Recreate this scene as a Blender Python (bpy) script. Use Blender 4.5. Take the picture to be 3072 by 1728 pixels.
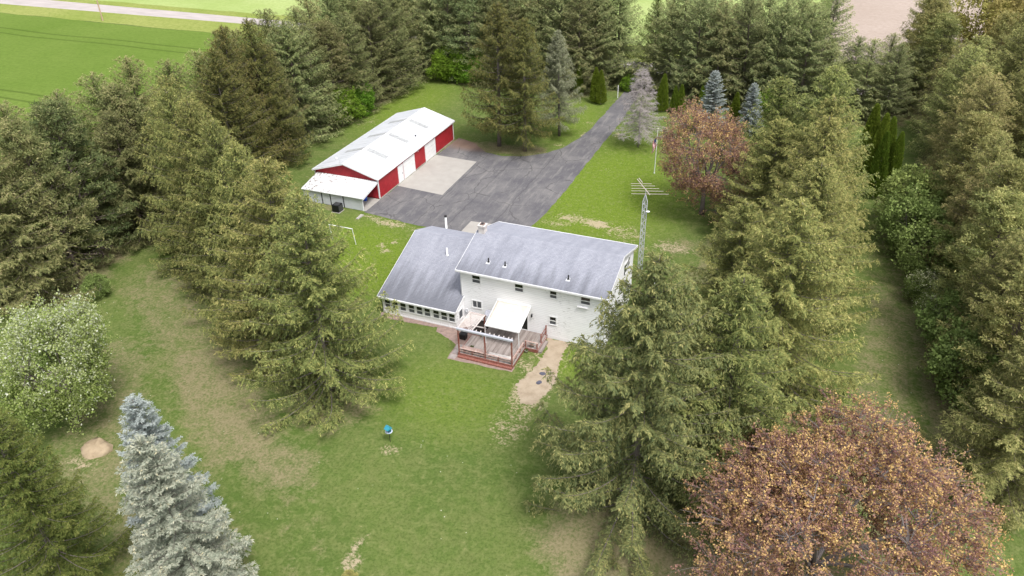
import bpy, math, random
import numpy as np
from mathutils import Matrix, Vector

for o in list(bpy.data.objects): bpy.data.objects.remove(o)
scene = bpy.context.scene
COL = scene.collection

# ------------------------------------------------------------------ camera, sky, sun, exposure
CAM_LOC = (29.532, -56.544, 43.956)
cr = Vector((0.9249564, 0.3794260, -0.0221711)); cu = Vector((-0.1862906, 0.5034359, 0.8437109)); cf = Vector((-0.3312876, 0.7762656, -0.5363397))
cam_d = bpy.data.cameras.new('camera'); cam = bpy.data.objects.new('camera', cam_d); COL.objects.link(cam)
cam_d.sensor_width = 36; cam_d.sensor_fit = 'HORIZONTAL'; cam_d.lens = 26.975; cam_d.clip_start = 0.5; cam_d.clip_end = 3000
cam.matrix_world = Matrix.Translation(CAM_LOC) @ Matrix((cr, cu, -cf)).transposed().to_4x4()
scene.camera = cam

SUN_EL, SUN_AZ = 62.0, 122.0      # azimuth clockwise from +Y: soft light from high on the right
world = bpy.data.worlds.new('World'); scene.world = world; world.use_nodes = True
wn = world.node_tree; wn.nodes.clear()
sky = wn.nodes.new('ShaderNodeTexSky'); sky.sky_type = 'NISHITA'; sky.sun_disc = False
sky.sun_elevation = math.radians(SUN_EL); sky.sun_rotation = math.radians(SUN_AZ); sky.dust_density = 4.0; sky.air_density = 1.0
hs = wn.nodes.new('ShaderNodeHueSaturation'); hs.inputs['Saturation'].default_value = 0.34
bg = wn.nodes.new('ShaderNodeBackground'); bg.inputs['Strength'].default_value = 0.15
wo = wn.nodes.new('ShaderNodeOutputWorld')
wn.links.new(sky.outputs[0], hs.inputs['Color']); wn.links.new(hs.outputs[0], bg.inputs['Color']); wn.links.new(bg.outputs[0], wo.inputs['Surface'])
sun_d = bpy.data.lights.new('sun', 'SUN'); sun_d.energy = 1.5; sun_d.angle = math.radians(14); sun_d.color = (1.0, 0.975, 0.94)
sun = bpy.data.objects.new('sun', sun_d); COL.objects.link(sun)
_el, _az = math.radians(SUN_EL), math.radians(SUN_AZ)
_to = Vector((math.sin(_az)*math.cos(_el), math.cos(_az)*math.cos(_el), math.sin(_el)))
sun.rotation_euler = _to.to_track_quat('Z', 'Y').to_euler()
scene.view_settings.view_transform = 'Standard'; scene.view_settings.look = 'None'
scene.view_settings.gamma = 1.0; scene.view_settings.use_curve_mapping = False
scene.view_settings.exposure = 0.85
scene.render.engine = 'CYCLES'
scene.cycles.max_bounces = 5; scene.cycles.diffuse_bounces = 3; scene.cycles.glossy_bounces = 2; scene.cycles.transmission_bounces = 2

# ------------------------------------------------------------------ helpers: tagging
ORD = ['first', 'second', 'third', 'fourth', 'fifth', 'sixth', 'seventh', 'eighth', 'ninth', 'tenth', 'eleventh', 'twelfth',
       'thirteenth', 'fourteenth', 'fifteenth', 'sixteenth', 'seventeenth', 'eighteenth', 'nineteenth', 'twentieth',
       'twenty-first', 'twenty-second', 'twenty-third', 'twenty-fourth', 'twenty-fifth', 'twenty-sixth', 'twenty-seventh', 'twenty-eighth']
def tag(o, label=None, cat=None, group=None, kind=None):
    if label: o['label'] = label
    if cat: o['category'] = cat
    if group: o['group'] = group
    if kind: o['kind'] = kind
    return o
def empty(name, loc=(0, 0, 0), rz=0.0):
    o = bpy.data.objects.new(name, None); o.location = loc; o.rotation_euler = (0, 0, rz); COL.objects.link(o)
    o.empty_display_size = 0.2
    return o
def copy_tree(o, parent=None):
    c = o.copy(); COL.objects.link(c); c.parent = parent
    for ch in o.children: copy_tree(ch, c)
    return c

# ------------------------------------------------------------------ helpers: meshes
class MB:
    def __init__(s): s.v = []; s.f = []
    def add(s, vs, fs):
        n = len(s.v); s.v += [tuple(map(float, p)) for p in vs]; s.f += [tuple(i+n for i in f) for f in fs]; return s
    def box(s, a, b):
        x0, y0, z0 = (min(a[i], b[i]) for i in range(3)); x1, y1, z1 = (max(a[i], b[i]) for i in range(3))
        return s.add([(x0,y0,z0),(x1,y0,z0),(x1,y1,z0),(x0,y1,z0),(x0,y0,z1),(x1,y0,z1),(x1,y1,z1),(x0,y1,z1)],
                     [(0,3,2,1),(4,5,6,7),(0,1,5,4),(1,2,6,5),(2,3,7,6),(3,0,4,7)])
    def tube(s, pts, rad, n=6, cap=True):
        pts = [Vector(p) for p in pts]
        if not hasattr(rad, '__len__'): rad = [rad]*len(pts)
        base = len(s.v); prev = None
        for i, p in enumerate(pts):
            d = (pts[min(i+1, len(pts)-1)] - pts[max(i-1, 0)]).normalized()
            ref = prev if prev is not None else (Vector((0,0,1)) if abs(d.z) < 0.9 else Vector((1,0,0)))
            a = (ref - d*ref.dot(d)).normalized(); b = d.cross(a); prev = a
            for k in range(n):
                t = 2*math.pi*k/n; q = p + (a*math.cos(t)+b*math.sin(t))*rad[i]; s.v.append(tuple(q))
        for i in range(len(pts)-1):
            for k in range(n):
                k2 = (k+1) % n
                s.f.append((base+i*n+k, base+i*n+k2, base+(i+1)*n+k2, base+(i+1)*n+k))
        if cap:
            s.f.append(tuple(base+k for k in range(n))[::-1]); m = base+(len(pts)-1)*n; s.f.append(tuple(m+k for k in range(n)))
        return s
    def bar(s, p0, p1, w, h):      # rectangular bar along p0-p1, w horizontal, h vertical-ish
        p0, p1 = Vector(p0), Vector(p1); d = (p1-p0).normalized()
        up = Vector((0,0,1)) if abs(d.z) < 0.95 else Vector((0,1,0))
        a = d.cross(up).normalized()*(w/2); b = a.cross(d).normalized()*(h/2)
        vs = [p0-a-b, p0+a-b, p0+a+b, p0-a+b, p1-a-b, p1+a-b, p1+a+b, p1-a+b]
        return s.add(vs, [(3,2,1,0),(4,5,6,7),(0,1,5,4),(1,2,6,5),(2,3,7,6),(3,0,4,7)])
    def lathe(s, prof, c=(0,0,0), n=16):   # prof: list of (r,z)
        base = len(s.v)
        for r, z in prof:
            for k in range(n):
                t = 2*math.pi*k/n; s.v.append((c[0]+r*math.cos(t), c[1]+r*math.sin(t), c[2]+z))
        for i in range(len(prof)-1):
            for k in range(n):
                k2 = (k+1) % n; s.f.append((base+i*n+k, base+i*n+k2, base+(i+1)*n+k2, base+(i+1)*n+k))
        s.f.append(tuple(base+k for k in range(n))[::-1]); m = base+(len(prof)-1)*n; s.f.append(tuple(m+k for k in range(n)))
        return s
    def build(s, name, mat, parent=None, smooth=False):
        me = bpy.data.meshes.new(name); me.from_pydata(s.v, [], s.f); me.update()
        if smooth: me.polygons.foreach_set('use_smooth', [True]*len(me.polygons))
        if mat: me.materials.append(mat)
        o = bpy.data.objects.new(name, me); COL.objects.link(o)
        if parent is not None: o.parent = parent
        return o
def box(name, a, b, mat, parent=None): return MB().box(a, b).build(name, mat, parent)
def poly_sheet(name, pts, z, mat, thick=0.0):
    from mathutils.geometry import tessellate_polygon
    vs = [Vector((x, y, 0)) for x, y in pts]; tris = tessellate_polygon([vs])
    m = MB(); m.v = [(x, y, z) for x, y in pts]
    for a, b, c in tris:
        n = (vs[b]-vs[a]).cross(vs[c]-vs[a]); m.f.append((a, b, c) if n.z > 0 else (a, c, b))
    if thick:
        n = len(pts); m.v += [(x, y, z-thick) for x, y in pts]
        for i in range(n): j = (i+1) % n; m.f.append((i, j, n+j, n+i))
    return m.build(name, mat)
def wobble(pts, step=1.2, amp=0.12, seed=1, closed=True):
    rng = random.Random(seed); out = []; n = len(pts)
    for i in range(n if closed else n-1):
        a, b = Vector(pts[i]), Vector(pts[(i+1) % n]); L = (b-a).length; k = max(1, int(L/step)); d = (b-a).normalized(); nn = Vector((-d.y, d.x))
        for j in range(k):
            p = a.lerp(b, j/k)
            if j: p = p + nn*rng.uniform(-amp, amp)
            out.append((p.x, p.y))
    if not closed: out.append(tuple(pts[-1]))
    return out

# ------------------------------------------------------------------ helpers: materials
MATS = {}
class NT:
    def __init__(s, name):
        s.m = bpy.data.materials.new(name); s.m.use_nodes = True; s.t = s.m.node_tree; s.t.nodes.clear()
        s.out = s.t.nodes.new('ShaderNodeOutputMaterial'); MATS[name] = s.m
    def n(s, typ, **kw):
        nd = s.t.nodes.new('ShaderNode'+typ)
        for k, v in kw.items(): setattr(nd, k, v)
        return nd
    def l(s, a, b): s.t.links.new(a, b)
    def coords(s, kind='Object', scale=(1,1,1), rot=(0,0,0)):
        tc = s.n('TexCoord') if kind != 'World' else s.n('NewGeometry')
        mp = s.n('Mapping'); mp.inputs['Scale'].default_value = scale; mp.inputs['Rotation'].default_value = rot
        s.l(tc.outputs['Position' if kind == 'World' else kind], mp.inputs['Vector']); return mp.outputs[0]
    def noise(s, vec, scale, detail=4, rough=0.55, dist=0.0):
        nd = s.n('TexNoise'); nd.inputs['Scale'].default_value = scale; nd.inputs['Detail'].default_value = detail
        nd.inputs['Roughness'].default_value = rough; nd.inputs['Distortion'].default_value = dist
        s.l(vec, nd.inputs['Vector']); return nd.outputs['Fac']
    def ramp(s, fac, stops):
        nd = s.n('ValToRGB'); el = nd.color_ramp.elements
        while len(el) < len(stops): el.new(0.5)
        for e, (p, c) in zip(el, stops):
            e.position = p; e.color = (c, c, c, 1) if not hasattr(c, '__len__') else (*c, 1)
        s.l(fac, nd.inputs[0]); return nd.outputs['Color']
    def mix(s, fac, a, b, mode='MIX'):
        nd = s.n('Mix', data_type='RGBA', blend_type=mode)
        for sock, v in ((nd.inputs[0], fac), (nd.inputs[6], a), (nd.inputs[7], b)):
            if hasattr(v, 'is_linked'): s.l(v, sock)
            elif hasattr(v, '__len__'): sock.default_value = (*v, 1)
            else: sock.default_value = v
        return nd.outputs[2]
    def math(s, op, a, b=0.0, c=0.0):
        nd = s.n('Math', operation=op)
        for i, v in enumerate((a, b, c)):
            if hasattr(v, 'is_linked'): s.l(v, nd.inputs[i])
            else: nd.inputs[i].default_value = v
        return nd.outputs[0]
    def attr(s, name):
        nd = s.n('Attribute'); nd.attribute_name = name; return nd.outputs['Fac']
    def done(s, color, rough=0.7, spec=0.3, metal=0.0, bump=None, bstr=0.3, bdist=0.02):
        p = s.n('BsdfPrincipled')
        if hasattr(color, 'is_linked'): s.l(color, p.inputs['Base Color'])
        else: p.inputs['Base Color'].default_value = (*color, 1)
        if hasattr(rough, 'is_linked'): s.l(rough, p.inputs['Roughness'])
        else: p.inputs['Roughness'].default_value = rough
        p.inputs['Specular IOR Level'].default_value = spec; p.inputs['Metallic'].default_value = metal
        if bump is not None:
            b = s.n('Bump'); b.inputs['Strength'].default_value = bstr; b.inputs['Distance'].default_value = bdist
            s.l(bump, b.inputs['Height']); s.l(b.outputs[0], p.inputs['Normal'])
        s.l(p.outputs[0], s.out.inputs['Surface']); return s.m
def simple(name, c, rough=0.6, var=0.15, scale=3.0, spec=0.3, metal=0.0, c2=None):
    t = NT(name); v = t.coords('World'); f = t.noise(v, scale, 5)
    c2 = c2 or tuple(x*(1-var*2) for x in c)
    return t.done(t.mix(t.ramp(f, [(0.35, 0.0), (0.7, 1.0)]), c, c2), rough, spec, metal, bump=f, bstr=0.1)

# white clapboard with peeling paint
t = NT('white_siding'); v = t.coords('World')
streak = t.noise(t.coords('World', (1.0, 1.0, 6.0)), 2.2, 6, 0.72); big = t.noise(v, 0.32, 3)
mask = t.math('MULTIPLY', t.ramp(streak, [(0.565, 0.0), (0.615, 1.0)]), t.ramp(big, [(0.46, 0.0), (0.60, 1.0)]))
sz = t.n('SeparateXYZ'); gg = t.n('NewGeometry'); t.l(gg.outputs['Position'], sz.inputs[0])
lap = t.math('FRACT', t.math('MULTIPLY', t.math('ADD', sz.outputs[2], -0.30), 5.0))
edge = t.ramp(lap, [(0.0, 1.0), (0.20, 0.0)])          # lap shadow line painted into the colour along every board's lower edge
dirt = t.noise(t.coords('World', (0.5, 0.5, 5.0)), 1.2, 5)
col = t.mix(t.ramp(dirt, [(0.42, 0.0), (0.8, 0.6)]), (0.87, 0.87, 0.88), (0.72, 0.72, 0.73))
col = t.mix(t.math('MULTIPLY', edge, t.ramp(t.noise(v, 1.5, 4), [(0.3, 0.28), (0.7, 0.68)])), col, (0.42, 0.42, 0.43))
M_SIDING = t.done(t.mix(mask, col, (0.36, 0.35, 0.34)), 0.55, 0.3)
M_WHITE = simple('white_paint', (0.80, 0.80, 0.81), 0.45, 0.05)
M_SASH = simple('white_sash', (0.78, 0.78, 0.78), 0.4, 0.04)
t = NT('window_glass'); M_GLASS = t.done((0.012, 0.014, 0.014), 0.06, 0.5)
t = NT('screen_glass'); M_SCREEN = t.done((0.085, 0.09, 0.10), 0.45, 0.3)
# shingles
t = NT('grey_shingles'); v = t.coords('World')
br = t.n('TexBrick'); br.inputs['Scale'].default_value = 1.0; br.inputs['Brick Width'].default_value = 0.30; br.inputs['Row Height'].default_value = 0.15
br.inputs['Mortar Size'].default_value = 0.006; br.inputs['Color1'].default_value = (0.255, 0.262, 0.305, 1); br.inputs['Color2'].default_value = (0.31, 0.318, 0.365, 1)
br.inputs['Mortar'].default_value = (0.17, 0.18, 0.22, 1); br.inputs['Bias'].default_value = 0.0
t.l(v, br.inputs['Vector'])
grain = t.noise(v, 14.0, 3); streak = t.noise(t.coords('World', (1.0, 0.16, 0.16)), 1.1, 5, 0.6); blot = t.noise(v, 0.5, 4)
c = t.mix(t.ramp(grain, [(0.3, 0.0), (0.75, 0.5)]), br.outputs['Color'], (0.37, 0.38, 0.43))
c = t.mix(t.ramp(streak, [(0.42, 0.0), (0.70, 0.36)]), c, (0.145, 0.155, 0.19))
c = t.mix(t.ramp(blot, [(0.45, 0.0), (0.75, 0.35)]), c, (0.37, 0.38, 0.43))
sy = t.n('SeparateXYZ'); gy_ = t.n('NewGeometry'); t.l(gy_.outputs['Position'], sy.inputs[0])
run = t.math('ADD', t.math('MULTIPLY', sy.outputs[1], -0.16), t.math('MULTIPLY', t.noise(t.coords('World', (1.0, 0.10, 0.10)), 1.5, 5, 0.65), 1.3))   # algae runs gathering on the lower courses
c = t.mix(t.ramp(run, [(0.32, 0.0), (0.85, 0.80)]), c, (0.125, 0.130, 0.152))
M_SHINGLE = t.done(c, 0.85, 0.2, bump=grain, bstr=0.25)
# corrugated white metal
def metal_roof(name, lo, hi, dirt_c, dlo, dhi, chips=False):
    t = NT(name); v = t.coords('World'); d = t.noise(t.coords('World', (0.22, 2.6, 0.5)), 1.3, 6, 0.7)
    c = t.mix(t.ramp(d, [(dlo, 0.0), (dhi, 0.85)]), hi, dirt_c)
    c = t.mix(t.ramp(t.noise(v, 0.25, 3), [(0.4, 0.0), (0.7, 0.5)]), c, lo)
    if chips:
        ch = t.noise(t.coords('World', (1.0, 0.6, 1.0)), 3.2, 5, 0.75)
        pl = t.n('SeparateXYZ'); g = t.n('NewGeometry'); t.l(g.outputs['Position'], pl.inputs[0])
        zone = t.ramp(t.math('MULTIPLY_ADD', pl.outputs[0], -0.1, -2.3), [(0.0, 0.0), (0.8, 1.0)])
        th = t.math('ADD', ch, t.math('MULTIPLY', zone, 0.12))
        c = t.mix(t.ramp(th, [(0.63, 0.0), (0.66, 1.0)]), c, (0.22, 0.19, 0.17))
    return t.done(c, 0.38, 0.4)
M_BARNROOF = metal_roof('white_metal_roof', (0.48, 0.50, 0.53), (0.59, 0.605, 0.63), (0.31, 0.31, 0.32), 0.47, 0.76)
M_LEANROOF = metal_roof('chipped_metal_roof', (0.56, 0.57, 0.59), (0.66, 0.67, 0.68), (0.42, 0.41, 0.40), 0.52, 0.8, True)
M_SKYLIGHT = simple('weathered_skylight', (0.42, 0.43, 0.43), 0.5, 0.18, 2.5)
M_RED = simple('red_metal_siding', (0.36, 0.022, 0.030), 0.5, 0.12, 1.5)
M_GREYMETAL = simple('pale_metal_siding', (0.60, 0.62, 0.66), 0.5, 0.06, 1.0)
M_GALV = simple('galvanised_steel', (0.56, 0.57, 0.60), 0.45, 0.12, 5.0)
M_ANT = simple('weathered_aluminium', (0.55, 0.47, 0.42), 0.5, 0.1, 5.0)
M_BLACK = simple('black_plastic', (0.014, 0.014, 0.015), 0.5, 0.1)
M_BROWNDARK = simple('dark_opening_boards', (0.025, 0.018, 0.015), 0.8, 0.2)
M_BLUE = simple('blue_plastic', (0.02, 0.09, 0.50), 0.4, 0.08)
M_TEAL = simple('teal_plastic', (0.04, 0.28, 0.38), 0.4, 0.08)
M_TEALDARK = simple('dark_teal_plastic', (0.015, 0.11, 0.15), 0.4, 0.08)
M_PALEBLUE = simple('pale_tray_plastic', (0.55, 0.60, 0.72), 0.4, 0.06)
M_REDWOOD = simple('red_stained_wood', (0.225, 0.062, 0.045), 0.7, 0.25, 6.0, c2=(0.29, 0.155, 0.125))
M_RAIL = simple('faded_rail_wood', (0.50, 0.40, 0.36), 0.75, 0.2, 7.0, c2=(0.30, 0.15, 0.12))
M_BEAM = simple('grey_beam_paint', (0.46, 0.47, 0.52), 0.5, 0.1, 4.0)
t = NT('weathered_deck_board'); v = t.coords('World', (7.0, 0.7, 1.0)); f = t.noise(v, 1.6, 5, 0.7); oi = t.n('ObjectInfo')
c = t.mix(t.ramp(f, [(0.35, 0.0), (0.65, 1.0)]), (0.30, 0.26, 0.24), (0.150, 0.115, 0.100))
c = t.mix(t.math('MULTIPLY', oi.outputs['Random'], 0.55), c, (0.43, 0.39, 0.37)); M_DECK = t.done(c, 0.8, 0.2, bump=f, bstr=0.2)
M_AWNING = simple('cream_awning_cloth', (0.68, 0.635, 0.56), 0.8, 0.06, 1.2, c2=(0.56, 0.50, 0.43))
M_LATTICE = simple('pale_lattice_wood', (0.66, 0.60, 0.57), 0.7, 0.1, 6.0)
t = NT('weathered_brick'); v = t.coords('Object', rot=(math.pi/2, 0, 0)); br = t.n('TexBrick'); br.inputs['Scale'].default_value = 1.0
br.inputs['Brick Width'].default_value = 0.2; br.inputs['Row Height'].default_value = 0.075; br.inputs['Mortar Size'].default_value = 0.008
br.inputs['Color1'].default_value = (0.52, 0.45, 0.42, 1); br.inputs['Color2'].default_value = (0.66, 0.63, 0.61, 1); br.inputs['Mortar'].default_value = (0.6, 0.58, 0.55, 1)
t.l(v, br.inputs['Vector']); M_BRICK = t.done(br.outputs['Color'], 0.85, 0.2)
M_CONC = simple('pale_concrete', (0.365, 0.343, 0.313), 0.85, 0.06, 0.8)
M_PAVER = simple('reddish_pavers', (0.31, 0.225, 0.195), 0.9, 0.15, 3.0)
M_PAVERG = simple('grey_pavers', (0.34, 0.30, 0.285), 0.9, 0.12, 3.0)
# asphalt
t = NT('worn_asphalt'); v = t.coords('World'); a = t.noise(v, 0.22, 6, 0.65); b = t.noise(t.coords('World', (1.0, 0.16, 1.0)), 1.4, 6, 0.72); g = t.noise(v, 18.0, 3, 0.7)
c = t.mix(t.ramp(a, [(0.38, 0.0), (0.66, 1.0)]), (0.112, 0.108, 0.118), (0.195, 0.186, 0.184))
c = t.mix(t.ramp(b, [(0.50, 0.0), (0.72, 0.75)]), c, (0.275, 0.262, 0.245))
c = t.mix(t.ramp(g, [(0.30, 0.5), (0.62, 0.0)]), c, (0.055, 0.054, 0.058))
c = t.mix(t.attr('brown'), c, (0.23, 0.145, 0.10))
sx = t.n('SeparateXYZ'); gm = t.n('NewGeometry'); t.l(gm.outputs['Position'], sx.inputs[0])
wob = t.math('MULTIPLY_ADD', t.noise(v, 0.7, 4), 0.7, -0.35)
px = t.math('ADD', sx.outputs[0], wob)
for seam in (-14.7, -10.6, -5.4):
    d = t.math('ABSOLUTE', t.math('ADD', px, -seam)); c = t.mix(t.ramp(t.math('MULTIPLY', d, 1.0), [(0.03, 0.40), (0.10, 0.0)]), c, (0.045, 0.044, 0.047))
vc = t.n('TexVoronoi', feature='DISTANCE_TO_EDGE'); vc.inputs['Scale'].default_value = 0.22; vw = t.n('TexNoise'); vw.inputs['Scale'].default_value = 0.8; t.l(v, vw.inputs['Vector'])
va = t.n('VectorMath', operation='ADD'); t.l(v, va.inputs[0]); t.l(vw.outputs['Color'], va.inputs[1]); t.l(va.outputs[0], vc.inputs['Vector'])
c = t.mix(t.math('MULTIPLY', t.ramp(vc.outputs['Distance'], [(0.008, 0.55), (0.02, 0.0)]), t.ramp(a, [(0.45, 0.0), (0.55, 1.0)])), c, (0.05, 0.049, 0.052))
M_ASPHALT = t.done(c, 0.9, 0.2, bump=g, bstr=0.3)
# gravel road
t = NT('pale_road'); v = t.coords('World'); f = t.noise(t.coords('World', (0.2, 1.0, 1.0)), 0.9, 5)
M_ROAD = t.done(t.mix(t.ramp(f, [(0.35, 0.0), (0.7, 1.0)]), (0.43, 0.385, 0.37), (0.335, 0.30, 0.285)), 0.9, 0.1)

# lawn and ground
t = NT('lawn'); v = t.coords('World')
n1 = t.noise(v, 0.09, 5, 0.6); n2 = t.noise(v, 0.55, 6, 0.65); n3 = t.noise(v, 4.5, 5, 0.75); n4 = t.noise(v, 16.0, 2, 0.6)
c = t.mix(t.ramp(n1, [(0.36, 0.0), (0.64, 1.0)]), (0.084, 0.130, 0.030), (0.126, 0.164, 0.046))
c = t.mix(t.ramp(n2, [(0.42, 0.0), (0.66, 0.65)]), c, (0.150, 0.164, 0.060))
c = t.mix(t.attr('lush'), c, (0.150, 0.218, 0.022))
c = t.mix(t.ramp(n3, [(0.36, 0.75), (0.56, 0.0)]), c, (0.055, 0.090, 0.018))
n5 = t.noise(v, 1.7, 5, 0.7, 0.6); c = t.mix(t.ramp(n5, [(0.50, 0.0), (0.68, 0.55)]), c, (0.205, 0.218, 0.085)); c = t.mix(t.ramp(n5, [(0.30, 0.5), (0.44, 0.0)]), c, (0.065, 0.112, 0.020))
c = t.mix(t.ramp(n3, [(0.60, 0.0), (0.78, 0.55)]), c, (0.225, 0.225, 0.075))
lit = t.math('ADD', t.attr('litter'), t.math('MULTIPLY_ADD', n2, 1.3, -0.65)); lit = t.math('ADD', lit, t.math('MULTIPLY_ADD', n3, 1.1, -0.55)); lit = t.math('ADD', lit, t.math('MULTIPLY_ADD', n5, 0.9, -0.45))
litc = t.mix(t.ramp(n3, [(0.35, 0.0), (0.7, 1.0)]), (0.170, 0.145, 0.080), (0.30, 0.245, 0.155))
c = t.mix(t.ramp(lit, [(0.34, 0.0), (0.95, 0.80)]), c, litc)
bare = t.math('ADD', t.attr('bare'), t.math('MULTIPLY_ADD', n3, 1.9, -0.95)); bare = t.math('ADD', bare, t.math('MULTIPLY_ADD', n5, 1.6, -0.80))
c = t.mix(t.ramp(bare, [(0.45, 0.0), (0.80, 0.85)]), c, (0.40, 0.325, 0.225))
vo = t.n('TexVoronoi'); vo.inputs['Scale'].default_value = 1.15; t.l(v, vo.inputs['Vector'])
sp = t.math('MULTIPLY', t.ramp(vo.outputs['Distance'], [(0.035, 1.0), (0.06, 0.0)]), t.ramp(t.noise(v, 0.13, 2), [(0.44, 0.0), (0.56, 0.85)]))
c = t.mix(sp, c, (0.60, 0.60, 0.50))
M_LAWN = t.done(c, 0.95, 0.05, bump=n3, bstr=0.7, bdist=0.10)
# crop field
def field_mat(name, ca, cb, cc, lines=None):
    t = NT(name); v = t.coords('World'); a = t.noise(v, 0.05, 5, 0.6); b = t.noise(v, 1.1, 5, 0.75); b2 = t.noise(t.coords('World', (0.15, 1, 1)), 0.8, 4, 0.6)
    c = t.mix(t.ramp(a, [(0.35, 0.0), (0.65, 1.0)]), ca, cb); c = t.mix(t.ramp(b, [(0.38, 0.55), (0.58, 0.0)]), c, cc); c = t.mix(t.ramp(b2, [(0.5, 0.0), (0.75, 0.4)]), c, cb)
    if lines:
        s_ = t.n('SeparateXYZ'); g_ = t.n('NewGeometry'); t.l(g_.outputs['Position'], s_.inputs[0])
        y = t.math('ADD', s_.outputs[1], t.math('MULTIPLY', t.noise(v, 0.03, 2), 3.0))
        for y0 in lines:
            d = t.math('ABSOLUTE', t.math('ADD', y, -y0-1.5)); c = t.mix(t.ramp(d, [(0.10, 0.5), (0.5, 0.0)]), c, tuple(x*0.4 for x in cc))
    return t.done(c, 0.95, 0.05, bump=b, bstr=0.6, bdist=0.1)
M_FIELD = field_mat('crop_field', (0.108, 0.170, 0.028), (0.138, 0.198, 0.040), (0.080, 0.125, 0.020), [69.4, 72.8, 38.2, 34.9])
M_FARFIELD = field_mat('far_field', (0.27, 0.345, 0.11), (0.34, 0.40, 0.16), (0.22, 0.285, 0.085))
M_VERGE = field_mat('verge_grass', (0.20, 0.25, 0.055), (0.27, 0.29, 0.09), (0.12, 0.16, 0.03))
M_SOIL = field_mat('bare_soil', (0.35, 0.285, 0.24), (0.40, 0.33, 0.285), (0.28, 0.225, 0.185))
M_MULCH = field_mat('wood_chips', (0.345, 0.278, 0.20), (0.405, 0.335, 0.255), (0.235, 0.18, 0.12))
# bark and foliage
def bark(name, a, b):
    t = NT(name); f = t.noise(t.coords('Object', (6, 6, 1.2)), 2.0, 4); return t.done(t.mix(f, a, b), 0.9, 0.1, bump=f, bstr=0.4)
M_BARK = bark('grey_brown_bark', (0.125, 0.10, 0.09), (0.24, 0.21, 0.195))
M_BARKPINE = bark('pine_bark', (0.13, 0.10, 0.085), (0.23, 0.19, 0.165))
M_BARKPALE = bark('pale_bark', (0.17, 0.15, 0.145), (0.27, 0.245, 0.24))
M_DEAD = bark('dead_grey_wood', (0.29, 0.255, 0.245), (0.42, 0.38, 0.365))
def foliage(name, stops, hue=0.02, val=0.25, trans=0.32):
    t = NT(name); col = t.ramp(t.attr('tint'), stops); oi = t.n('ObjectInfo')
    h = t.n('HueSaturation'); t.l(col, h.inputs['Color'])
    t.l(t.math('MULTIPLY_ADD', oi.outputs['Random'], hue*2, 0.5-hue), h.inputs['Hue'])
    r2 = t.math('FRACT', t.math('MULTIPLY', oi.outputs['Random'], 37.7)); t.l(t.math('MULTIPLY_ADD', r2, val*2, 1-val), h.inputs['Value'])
    d = t.n('BsdfDiffuse'); tr = t.n('BsdfTranslucent'); mx = t.n('MixShader'); mx.inputs[0].default_value = trans
    t.l(h.outputs[0], d.inputs['Color']); t.l(h.outputs[0], tr.inputs['Color']); t.l(d.outputs[0], mx.inputs[1]); t.l(tr.outputs[0], mx.inputs[2])
    t.l(mx.outputs[0], t.out.inputs['Surface']); return t.m
F_SPRUCE = foliage('spruce_needles', [(0.0, (0.116, 0.149, 0.055)), (0.45, (0.226, 0.246, 0.083)), (0.8, (0.358, 0.347, 0.121)), (1.0, (0.506, 0.457, 0.182))], 0.018, 0.20)
F_PINE = foliage('pine_needles', [(0.0, (0.129, 0.162, 0.067)), (0.45, (0.233, 0.252, 0.103)), (0.8, (0.342, 0.330, 0.146)), (1.0, (0.459, 0.409, 0.218))], 0.024, 0.20)
F_PINEN = foliage('dark_pine_needles', [(0.0, (0.157, 0.200, 0.091)), (0.5, (0.282, 0.311, 0.133)), (0.85, (0.408, 0.389, 0.184)), (1.0, (0.514, 0.464, 0.263))], 0.02, 0.18)
F_BLUE = foliage('blue_needles', [(0.0, (0.19, 0.22, 0.165)), (0.5, (0.38, 0.40, 0.315)), (0.85, (0.52, 0.515, 0.405)), (1.0, (0.64, 0.57, 0.38))], 0.01, 0.06)
F_BLUE2 = foliage('bluer_needles', [(0.0, (0.20, 0.235, 0.22)), (0.5, (0.365, 0.405, 0.39)), (1.0, (0.53, 0.56, 0.53))], 0.01, 0.06)
F_GREYSP = foliage('grey_needles', [(0.0, (0.169, 0.189, 0.111)), (0.5, (0.312, 0.319, 0.202)), (1.0, (0.481, 0.468, 0.325))], 0.01, 0.06)
F_DARK = foliage('dark_needles', [(0.0, (0.071, 0.103, 0.029)), (0.5, (0.131, 0.158, 0.042)), (1.0, (0.226, 0.236, 0.074))], 0.01, 0.08)
F_ARB = foliage('arborvitae_sprays', [(0.0, (0.105, 0.168, 0.025)), (0.5, (0.182, 0.259, 0.034)), (1.0, (0.308, 0.364, 0.063))], 0.012, 0.12)
F_MAPLE = foliage('red_maple_leaves', [(0.0, (0.139, 0.067, 0.077)), (0.40, (0.261, 0.145, 0.139)), (0.66, (0.400, 0.238, 0.168)), (0.84, (0.568, 0.371, 0.162)), (1.0, (0.719, 0.510, 0.209))], 0.005, 0.04)
F_WHITE = foliage('blossom_leaves', [(0.0, (0.150, 0.205, 0.050)), (0.45, (0.275, 0.335, 0.092)), (0.66, (0.39, 0.425, 0.17)), (0.82, (0.50, 0.53, 0.33)), (1.0, (0.68, 0.69, 0.57))], 0.008, 0.06)
F_GREEN = foliage('bright_leaves', [(0.0, (0.087, 0.154, 0.022)), (0.5, (0.167, 0.277, 0.032)), (1.0, (0.271, 0.383, 0.068))], 0.015, 0.15)
F_GREY = foliage('grey_green_leaves', [(0.0, (0.140, 0.200, 0.055)), (0.5, (0.255, 0.335, 0.105)), (1.0, (0.38, 0.44, 0.18))], 0.02, 0.12)
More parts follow.
